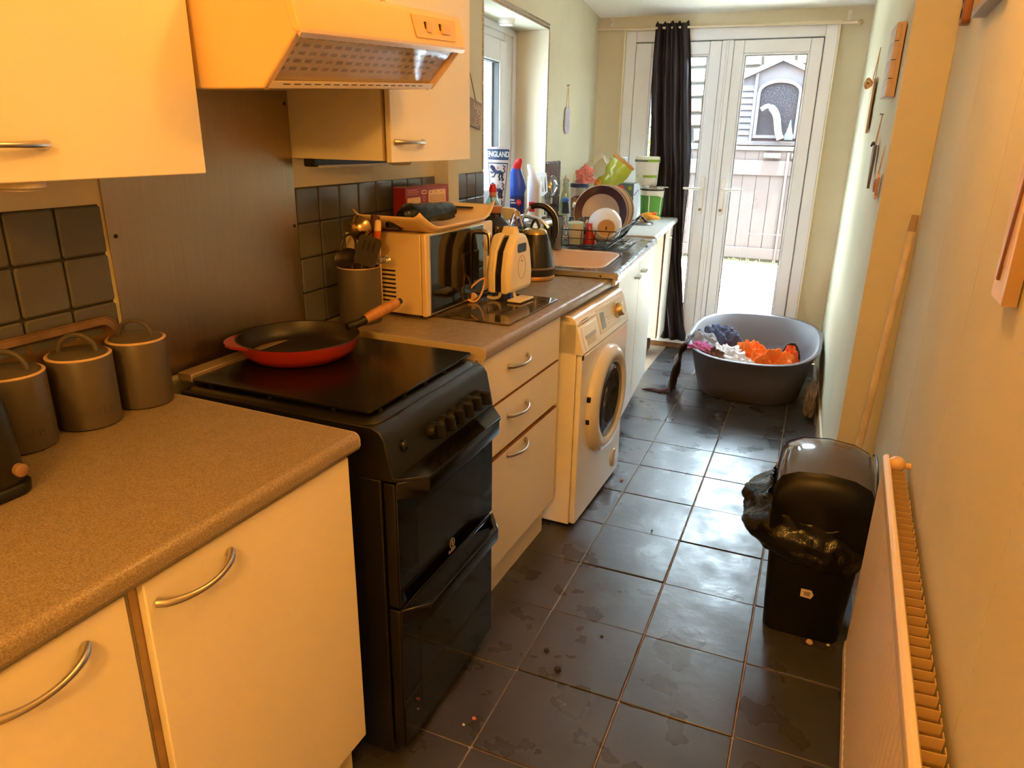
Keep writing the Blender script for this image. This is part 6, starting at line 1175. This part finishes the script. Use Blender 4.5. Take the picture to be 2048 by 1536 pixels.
part('frame', MB().box(-0.038, 0, 0, 0.35, 0, 0.016).box(-0.038, 0, 0.334, 0.35, 0.016, 0.2).box(-0.038, 0, 0, 0.016, 0.016, 0.2).box(-0.038, 0, 0, 0.35, 0.2, 0.216), GF, bf, bevel=0.001); part('back_board', MB().box(-0.008, -0.001, 0.016, 0.334, 0.016, 0.2), mat('dark_print', (52, 44, 40), 0.5), bf, smooth=0)
om = thing('wooden_ornament', 'small carved brown ornament beside the box frame', 'ornament', (wallX(1.3), 1.27, 1.765), -0.03)
part('plaque', MB().prism(rrect(0.0, 0.075, 0.0, 0.14, 0.022), 'x', -0.024, -0.002), mat('carved_brown', (150, 92, 44), 0.45), om, bevel=0.003)
for z_ in (0.03, 0.07, 0.11): part('carved_hole', MB(Matrix.Translation((-0.024, 0.038, z_)) @ Matrix.Rotation(math.radians(90), 4, 'Y')).lathe([(0.014, -0.0012), (0.012, 0.0008)], 14), SLOT, om)
# ================================================================== radiator on the near right wall
rd_ = thing('radiator', 'cream panel radiator with exposed fins on the right wall', 'radiator', (wallX(0) - 0.056, 0, 0.125), -math.atan(0.03))
RC = mat('cream_radiator_enamel', (240, 218, 188), 0.35, var=0.03, vscale=3)
m = MB(); YA, YB = -1.05, 0.60; RH = 0.595
pts = []
n = int((YB - YA) / 0.008); flut = []
for k in range(n + 1):
    y = YA + (YB - YA) * k / n; e = min(1, min(y - YA, YB - y) / 0.02); flut.append((-(0.0022 if k % 4 in (1, 2) else 0.0) * e, y))
prof_ = flut + [(0.012, YB), (0.012, YA)]
m.prism(prof_, 'z', 0.035, RH - 0.03); part('panel', m, RC, rd_, smooth=25)
m = MB().prism([(-0.001, RH - 0.032), (-0.004, RH - 0.026), (-0.003, RH - 0.006), (0.003, RH), (0.010, RH), (0.013, RH - 0.006), (0.013, RH - 0.032)], 'y', YA, YB); part('top_rail', m, RC, rd_, bevel=0.001)
part('bottom_rail', MB().box(-0.004, 0.013, YA, YB, 0.0, 0.036), RC, rd_, bevel=0.003)
FIN = mat('dusty_fin', (190, 158, 108), 0.55)
# corrugated convector fins: each fold one piece
f0 = None; k = 0; y = YA + 0.03
while y < YB - 0.07:
    if f0 is None:
        q = [(0.013, 0.0), (0.013, 0.010), (0.043, 0.014), (0.043, 0.027), (0.0445, 0.0285), (0.0445, 0.0125), (0.0145, 0.0085), (0.0145, 0.0)]
        f0 = part('convector_fin', MB().prism(q, 'z', 0.04, RH - 0.012), FIN, rd_, smooth=0); f0.location = (0, y, 0)
    else: inst(f0, 'convector_fin', rd_, (0, y, 0), (0, 0, random.uniform(-0.03, 0.03)))
    y += 0.0275; k += 1
for y in (0.35, -0.6): part('wall_bracket', MB().box(0.013, 0.052, y, y + 0.03, 0.06, RH - 0.08), RC, rd_, smooth=0)
kb_ = thing('wooden_peg', 'round varnished wooden peg on the wall above the radiator end', 'peg', (wallX(0.56), 0.56, 0.713))
part('ball', MB(Matrix.Translation((-0.030, 0, 0))).ball((0, 0, 0), 0.02, 20, 12), mat('varnished_knob', (226, 186, 130), 0.2), kb_); part('stem', MB().tube([(-0.02, 0, 0), (0, 0, 0)], 0.008, 10), mat('varnished_knob', (226, 186, 130), 0.2), kb_)
# ================================================================== broom in the corner
bm_ = thing('broom', 'broom with pale wooden handle leaning in the wall step', 'broom', (0.842, 1.37, 0))
part('handle', MB().tube([(0, 0, 0.07), (0.03, 0.06, 0.55), (0.064, 0.135, 1.17)], 0.0125, 12), mat('pale_broom_wood', (220, 198, 160), 0.5, var=0.2, vscale=9, bump=0.2, bscale=120), bm_)
part('cap', MB().tube([(0.0638, 0.1345, 1.168), (0.0668, 0.1405, 1.222)], [0.0133, 0.011], 12), mat('worn_cap', (170, 146, 112), 0.6), bm_)
part('head', MB().box(-0.07, 0.05, -0.03, 0.03, 0.05, 0.085), mat('broom_head', (120, 40, 36), 0.5), bm_, bevel=0.006)
tag(part('bristles', MB().loft([[(-0.068, -0.026, 0.05), (0.048, -0.026, 0.05), (0.048, 0.026, 0.05), (-0.068, 0.026, 0.05)], [(-0.076, -0.034, 0.0), (0.054, -0.034, 0.0), (0.054, 0.034, 0.0), (-0.076, 0.034, 0.0)]]), mat('dark_bristles', (30, 30, 32), 0.8, bump=1.0, bscale=120), bm_), kind='stuff')
# ================================================================== bin with black liner
bn = thing('kitchen_bin', 'black plastic swing-top bin with liner beside the radiator', 'bin', (0.742, 0.925, 0), math.radians(-1))
BINB = mat('bin_black', (15, 15, 17), 0.34, spec=0.3); LIDG = mat('bin_flap_grey', (86, 84, 90), 0.14, spec=0.7, rvar=0.05)
m = MB().loft([rrect(-0.105, 0.105, -0.135, 0.135, 0.03, 0.0), rrect(-0.11, 0.11, -0.14, 0.14, 0.03, 0.01), rrect(-0.128, 0.128, -0.158, 0.158, 0.03, 0.36)]); part('body', m, BINB, bn, smooth=50)
# hood: front and back cheeks with an arched top
def hood_ring(y, zt, s=1.0): return [(x, y, z_) for x, z_ in ([(-0.132 * s, 0.33), (-0.134 * s, zt - 0.06), (-0.118 * s, zt - 0.026), (-0.075 * s, zt - 0.006), (0, zt + 0.002), (0.075 * s, zt - 0.006), (0.118 * s, zt - 0.026), (0.134 * s, zt - 0.06), (0.132 * s, 0.33)])]
prof = [(-0.166, 0.50, 0.97), (-0.160, 0.535, 1.0), (-0.145, 0.552, 1.0), (-0.14, 0.556, 1.0)]
m = MB().loft([hood_ring(*p) for p in prof]); part('lid_front', m, BINB, bn, smooth=60)
prof = [(-0.139, 0.555, 0.985), (-0.10, 0.568, 0.985), (-0.05, 0.578, 0.985), (0.0, 0.582, 0.985), (0.05, 0.579, 0.985), (0.10, 0.569, 0.985), (0.139, 0.553, 0.985)]
m = MB().loft([hood_ring(*p) for p in prof]); part('swing_flap', m, LIDG, bn, smooth=60)
prof = [(0.14, 0.556, 1.0), (0.16, 0.535, 1.0), (0.166, 0.48, 0.97)]
m = MB().loft([hood_ring(*p) for p in prof]); part('lid_back', m, BINB, bn, smooth=60)
for s in (-1, 1): part('flap_edge', MB().tube([(s * 0.133 * 0.99, y, z_) for y, z_ in ((-0.14, 0.50), (-0.135, 0.531), (-0.1, 0.545), (-0.05, 0.555), (0, 0.559), (0.05, 0.556), (0.1, 0.546), (0.14, 0.525))], 0.003, 6), BINB, bn)
part('pivot', MB(Matrix.Translation((-0.135, 0.0, 0.50)) @ Matrix.Rotation(math.radians(-90), 4, 'Y')).lathe([(0.014, 0), (0.012, 0.006)], 14), mat('pivot_grey', (150, 150, 156), 0.3), bn)
def skirt(u, v):
    a = 2 * math.pi * u; c, s = math.cos(a), math.sin(a); k = (abs(c) ** 4 + abs(s) ** 4) ** -0.25
    bulge = 0.012 + (0.02 if c > 0.3 else 0.035) * math.sin(math.pi * min(1, v * 1.25)) ** 1.2; left = max(0, -c) ** 2; left *= (0.6 + 0.4 * s if s > -0.9 else 0.3)
    rad_x = 0.130 + bulge + left * 0.075 * math.sin(math.pi * min(1, 0.15 + v)) ; rad_y = 0.16 + bulge * (0.55 if s < 0 else 0.8)
    w = 0.012 * nz(c * 3 + 5, s * 3, v * 4) * (1 + 2 * left) + 0.007 * abs(nz(c * 9, s * 9 + 2, v * 3)) * (1 + 2 * left)
    zb = 0.265 + 0.02 * nz(c * 2, s * 2, 9.0) + 0.03 * left; zt = 0.405 + 0.025 * nz(c * 2.5 + 3, s * 2.5, 1.0) + 0.085 * left
    return (c * k * (rad_x + w), s * k * (rad_y + w), zb + (zt - zb) * v + 0.006 * nz(c * 7, s * 7, v * 6))
m = MB().grid(lambda u, v: skirt(u, v), 96, 20); part('liner', m, mat('shiny_black_bag', (16, 15, 15), 0.2), bn, smooth=50, solid=0.001)
part('liner_lip', MB().grid(lambda u, v: tuple(Vector(skirt(u, 1.0)).lerp(Vector((skirt(u, 1.0)[0] * 0.88, skirt(u, 1.0)[1] * 0.94, 0.36)), v)), 96, 4), mat('shiny_black_bag', (16, 15, 15), 0.2), bn, smooth=50)
lb = part('price_label', MB().prism([(-0.016, 0.152), (0.014, 0.150), (0.02, 0.164), (0.013, 0.178), (-0.016, 0.178)], 'y', -0.1508, -0.146), mat('label_white', (222, 206, 186), 0.6), bn, smooth=0)
for k in range(6): part('barcode_bar', MB().box(-0.006 + 0.0028 * k, -0.0046 + 0.0028 * k, -0.1512, -0.1506, 0.158, 0.172), BLACKP, lb, smooth=0)
# ================================================================== plastic dog bed with clothes
db = thing('dog_bed', 'big grey plastic dog bed by the garden doors', 'dog bed', (0.355, 3.22, 0))
DBM = mat('grey_bed_plastic', (100, 93, 97), 0.42, var=0.06, vscale=3)
def bed_ring(s, z_, hx, hy, n=64, rim=0):
    out = []
    for k in range(n):
        a = 2 * math.pi * k / n; c, sn = math.cos(a), math.sin(a); q = (abs(c) ** 2.8 + abs(sn) ** 2.8) ** (-1 / 2.8); zz = z_
        if rim: zz += rim * (0.035 * max(0, sn) + 0.02 * abs(c) ** 3 - 0.012 * max(0, -sn) ** 2)
        out.append((c * q * hx, sn * q * hy, zz))
    return out
HX, HY = 0.378, 0.535
rings = [bed_ring(0, 0.0, 0.285, 0.35), bed_ring(0, 0.012, 0.30, 0.365), bed_ring(0, 0.16, 0.335, 0.45, rim=0.5), bed_ring(0, 0.285, 0.358, 0.512, rim=1), bed_ring(0, 0.292, HX, 0.532, rim=1), bed_ring(0, 0.304, HX + 0.004, 0.538, rim=1), bed_ring(0, 0.310, HX - 0.008, 0.528, rim=1), bed_ring(0, 0.302, HX - 0.022, 0.510, rim=1), bed_ring(0, 0.16, 0.318, 0.435, rim=0.5), bed_ring(0, 0.05, 0.28, 0.35), bed_ring(0, 0.04, 0.22, 0.28)]
part('shell', MB().loft(rings), DBM, db, smooth=60)
part('front_vent', MB().box(-0.09, 0.06, -0.366, -0.352, 0.0, 0.016), BLACKP, db, smooth=0)
def bed_clamp(p):
    """keep a garment's vertex inside the bed's inner wall"""
    cx_, cy_ = 0.362, 3.22
    if p.z > 0.30: return p
    q = max(0.0, min(1.0, (p.z - 0.04) / 0.26)); hx = (0.262 + (0.335 - 0.262) * q) ; hy = (0.33 + (0.49 - 0.33) * q)
    dx, dy = p.x - cx_, p.y - cy_; r = ((abs(dx) / hx) ** 2.8 + (abs(dy) / hy) ** 2.8) ** (1 / 2.8)
    if r > 1: p = Vector((cx_ + dx / r, cy_ + dy / r, p.z))
    p.z = max(p.z, 0.055); return p
def garment(name, label, c, r, seed, m_, amp=0.34, fr=3.2, rz=0.0, nu=84, nv=48, fl=None, clamp=True):
    t = thing(name, label, 'clothing', c, rz); mb = crumple((0, 0, 0), r, seed, nu, nv, amp, fr, -r[2] * 0.9 if fl is None else fl); 
    if clamp: mb.v = [bed_clamp(v + Vector(c)) - Vector(c) for v in mb.v]
    part('cloth', mb, m_, t, smooth=80); return t
fab = lambda n, c, **k: mat(n, c, 0.85, bump=0.3, bscale=90, var=k.get('v', 0.12), vscale=k.get('s', 5))
ORG = fab('orange_fabric', (248, 124, 40)); WHT = fab('white_knit', (214, 216, 222)); NVY = fab('navy_denim', (70, 78, 110)); PNK = fab('pink_fabric', (206, 110, 176)); GRY = fab('grey_fabric', (140, 140, 150)); BRN = fab('dark_brown_fabric', (60, 46, 44), v=0.5, s=20)
garment('white_jumper', 'white knitted jumper crumpled in the dog bed', (0.21, 2.95, 0.17), (0.15, 0.15, 0.12), 1.1, WHT, 0.45, 3.4)
garment('white_sleeve_top', 'white top lying nearest the front of the bed', (0.30, 2.84, 0.185), (0.12, 0.07, 0.08), 3.7, WHT, 0.4, 3.0)
garment('grey_top', 'grey top hanging over the left rim of the bed', (0.06, 3.03, 0.255), (0.10, 0.10, 0.09), 5.3, GRY, 0.35, 2.6)
garment('navy_jeans', 'navy jeans heaped at the left back of the bed', (0.14, 3.24, 0.20), (0.15, 0.12, 0.14), 7.9, NVY, 0.4, 3.0)
garment('pink_top', 'bright pink top at the front left rim of the bed', (0.08, 2.86, 0.28), (0.075, 0.05, 0.05), 9.2, PNK, 0.4, 2.8)
garment('brown_scarf', 'brown patterned scarf between pink top and white jumper', (0.165, 2.84, 0.265), (0.055, 0.035, 0.045), 11.4, fab('brown_pattern', (120, 84, 76), v=0.7, s=30), 0.5, 3.0)
garment('orange_shirt', 'orange shirt bundled in the middle of the dog bed', (0.345, 3.08, 0.19), (0.10, 0.11, 0.12), 13.1, ORG, 0.42, 3.0)
garment('orange_jacket', 'large orange jacket spread at the bed front right', (0.475, 2.93, 0.165), (0.15, 0.12, 0.135), 15.8, ORG, 0.45, 3.2)
jk = garment('orange_sleeve', 'orange sleeve with dark edge standing at the bed right', (0.575, 3.06, 0.19), (0.05, 0.07, 0.13), 17.5, fab('red_orange_fabric', (240, 96, 30)), 0.3, 2.6)
part('dark_edge', MB().tube([(0.046 * math.cos(a) * 1.1, 0.02, 0.02 + 0.125 * math.sin(a)) for a in [math.radians(-20 + 20 * k) for k in range(11)]], 0.008, 6), BRN, jk)
# dark garment hanging over the left side down to the floor
hg = thing('dark_cardigan', 'dark cardigan hanging down outside the left of the bed', 'clothing', (-0.03, 2.98, 0.0))
def hang(u, v):
    zz = 0.33 * (1 - v) ** 0.9 ; x = 0.035 - 0.05 * v - 0.035 * math.sin(math.pi * v * 0.8) + 0.03 * nz(u * 4, v * 4, 2.0); y = (u - 0.5) * (0.26 - 0.08 * v) - 0.03 + 0.02 * nz(u * 5, v * 3, 8)
    return (x, y, max(0.006, zz))
part('cloth', MB().grid(hang, 24, 24), BRN, hg, smooth=80, solid=0.012)
part('trailing_tie', MB().tube(smoothpath([(-0.04, -0.11, 0.02), (-0.09, -0.14, 0.008), (-0.15, -0.13, 0.008), (-0.2, -0.15, 0.008)]), [0.012] * 12 + [0.010, 0.009, 0.008, 0.007, 0.006, 0.005, 0.004], 8), fab('purple_tie', (100, 70, 84), v=0.5, s=30), hg)
sg_ = garment('stuffed_rag', 'grubby beige rag stuffed between bed and right wall', (0.715, 2.80, 0.10), (0.03, 0.12, 0.10), 21.0, fab('grubby_beige', (150, 128, 104), v=0.35, s=14), 0.35, 2.4, clamp=False)
# ================================================================== crumbs on the floor
def crumb(label, x, y, r, col, s): single('crumb', crumple((0, 0, r * 0.8), (r, r * 0.8, r * 0.8), s, 10, 7, 0.3, 2.0, 0.0), mat('crumb_' + col, {'pink': (216, 130, 116), 'tan': (206, 170, 130), 'white': (220, 210, 196), 'dark': (36, 32, 30)}[col], 0.7), label, 'crumb', (x, y, 0.001), 0, smooth=40)
crumb('pink crumb on the floor tile before the oven', -0.030, 0.080, 0.006, 'pink', 0.0)
crumb('tiny white crumb beside the pink one near oven', -0.047, 0.051, 0.004, 'white', 1.7)
crumb('pinkish pellet on floor in front of washing machine', -0.032, 1.588, 0.007, 'tan', 3.4)
crumb('pale oval pellet on the floor beside the bin', 0.771, 0.762, 0.01, 'tan', 5.1)
crumb('small white crumb left of the radiator foot', 0.824, 0.776, 0.005, 'white', 6.8)
crumb('dark speck on the tile right of washing machine', 0.188, 1.216, 0.004, 'dark', 8.5)
crumb('thin dark scrap on the tile in mid floor', 0.184, 0.532, 0.005, 'dark', 10.2)
crumb('dark wet blob on the tile before the oven', 0.110, 0.337, 0.01, 'dark', 11.9)
crumb('dark round spot left of centre on the floor', 0.052, 0.402, 0.008, 'dark', 13.6)
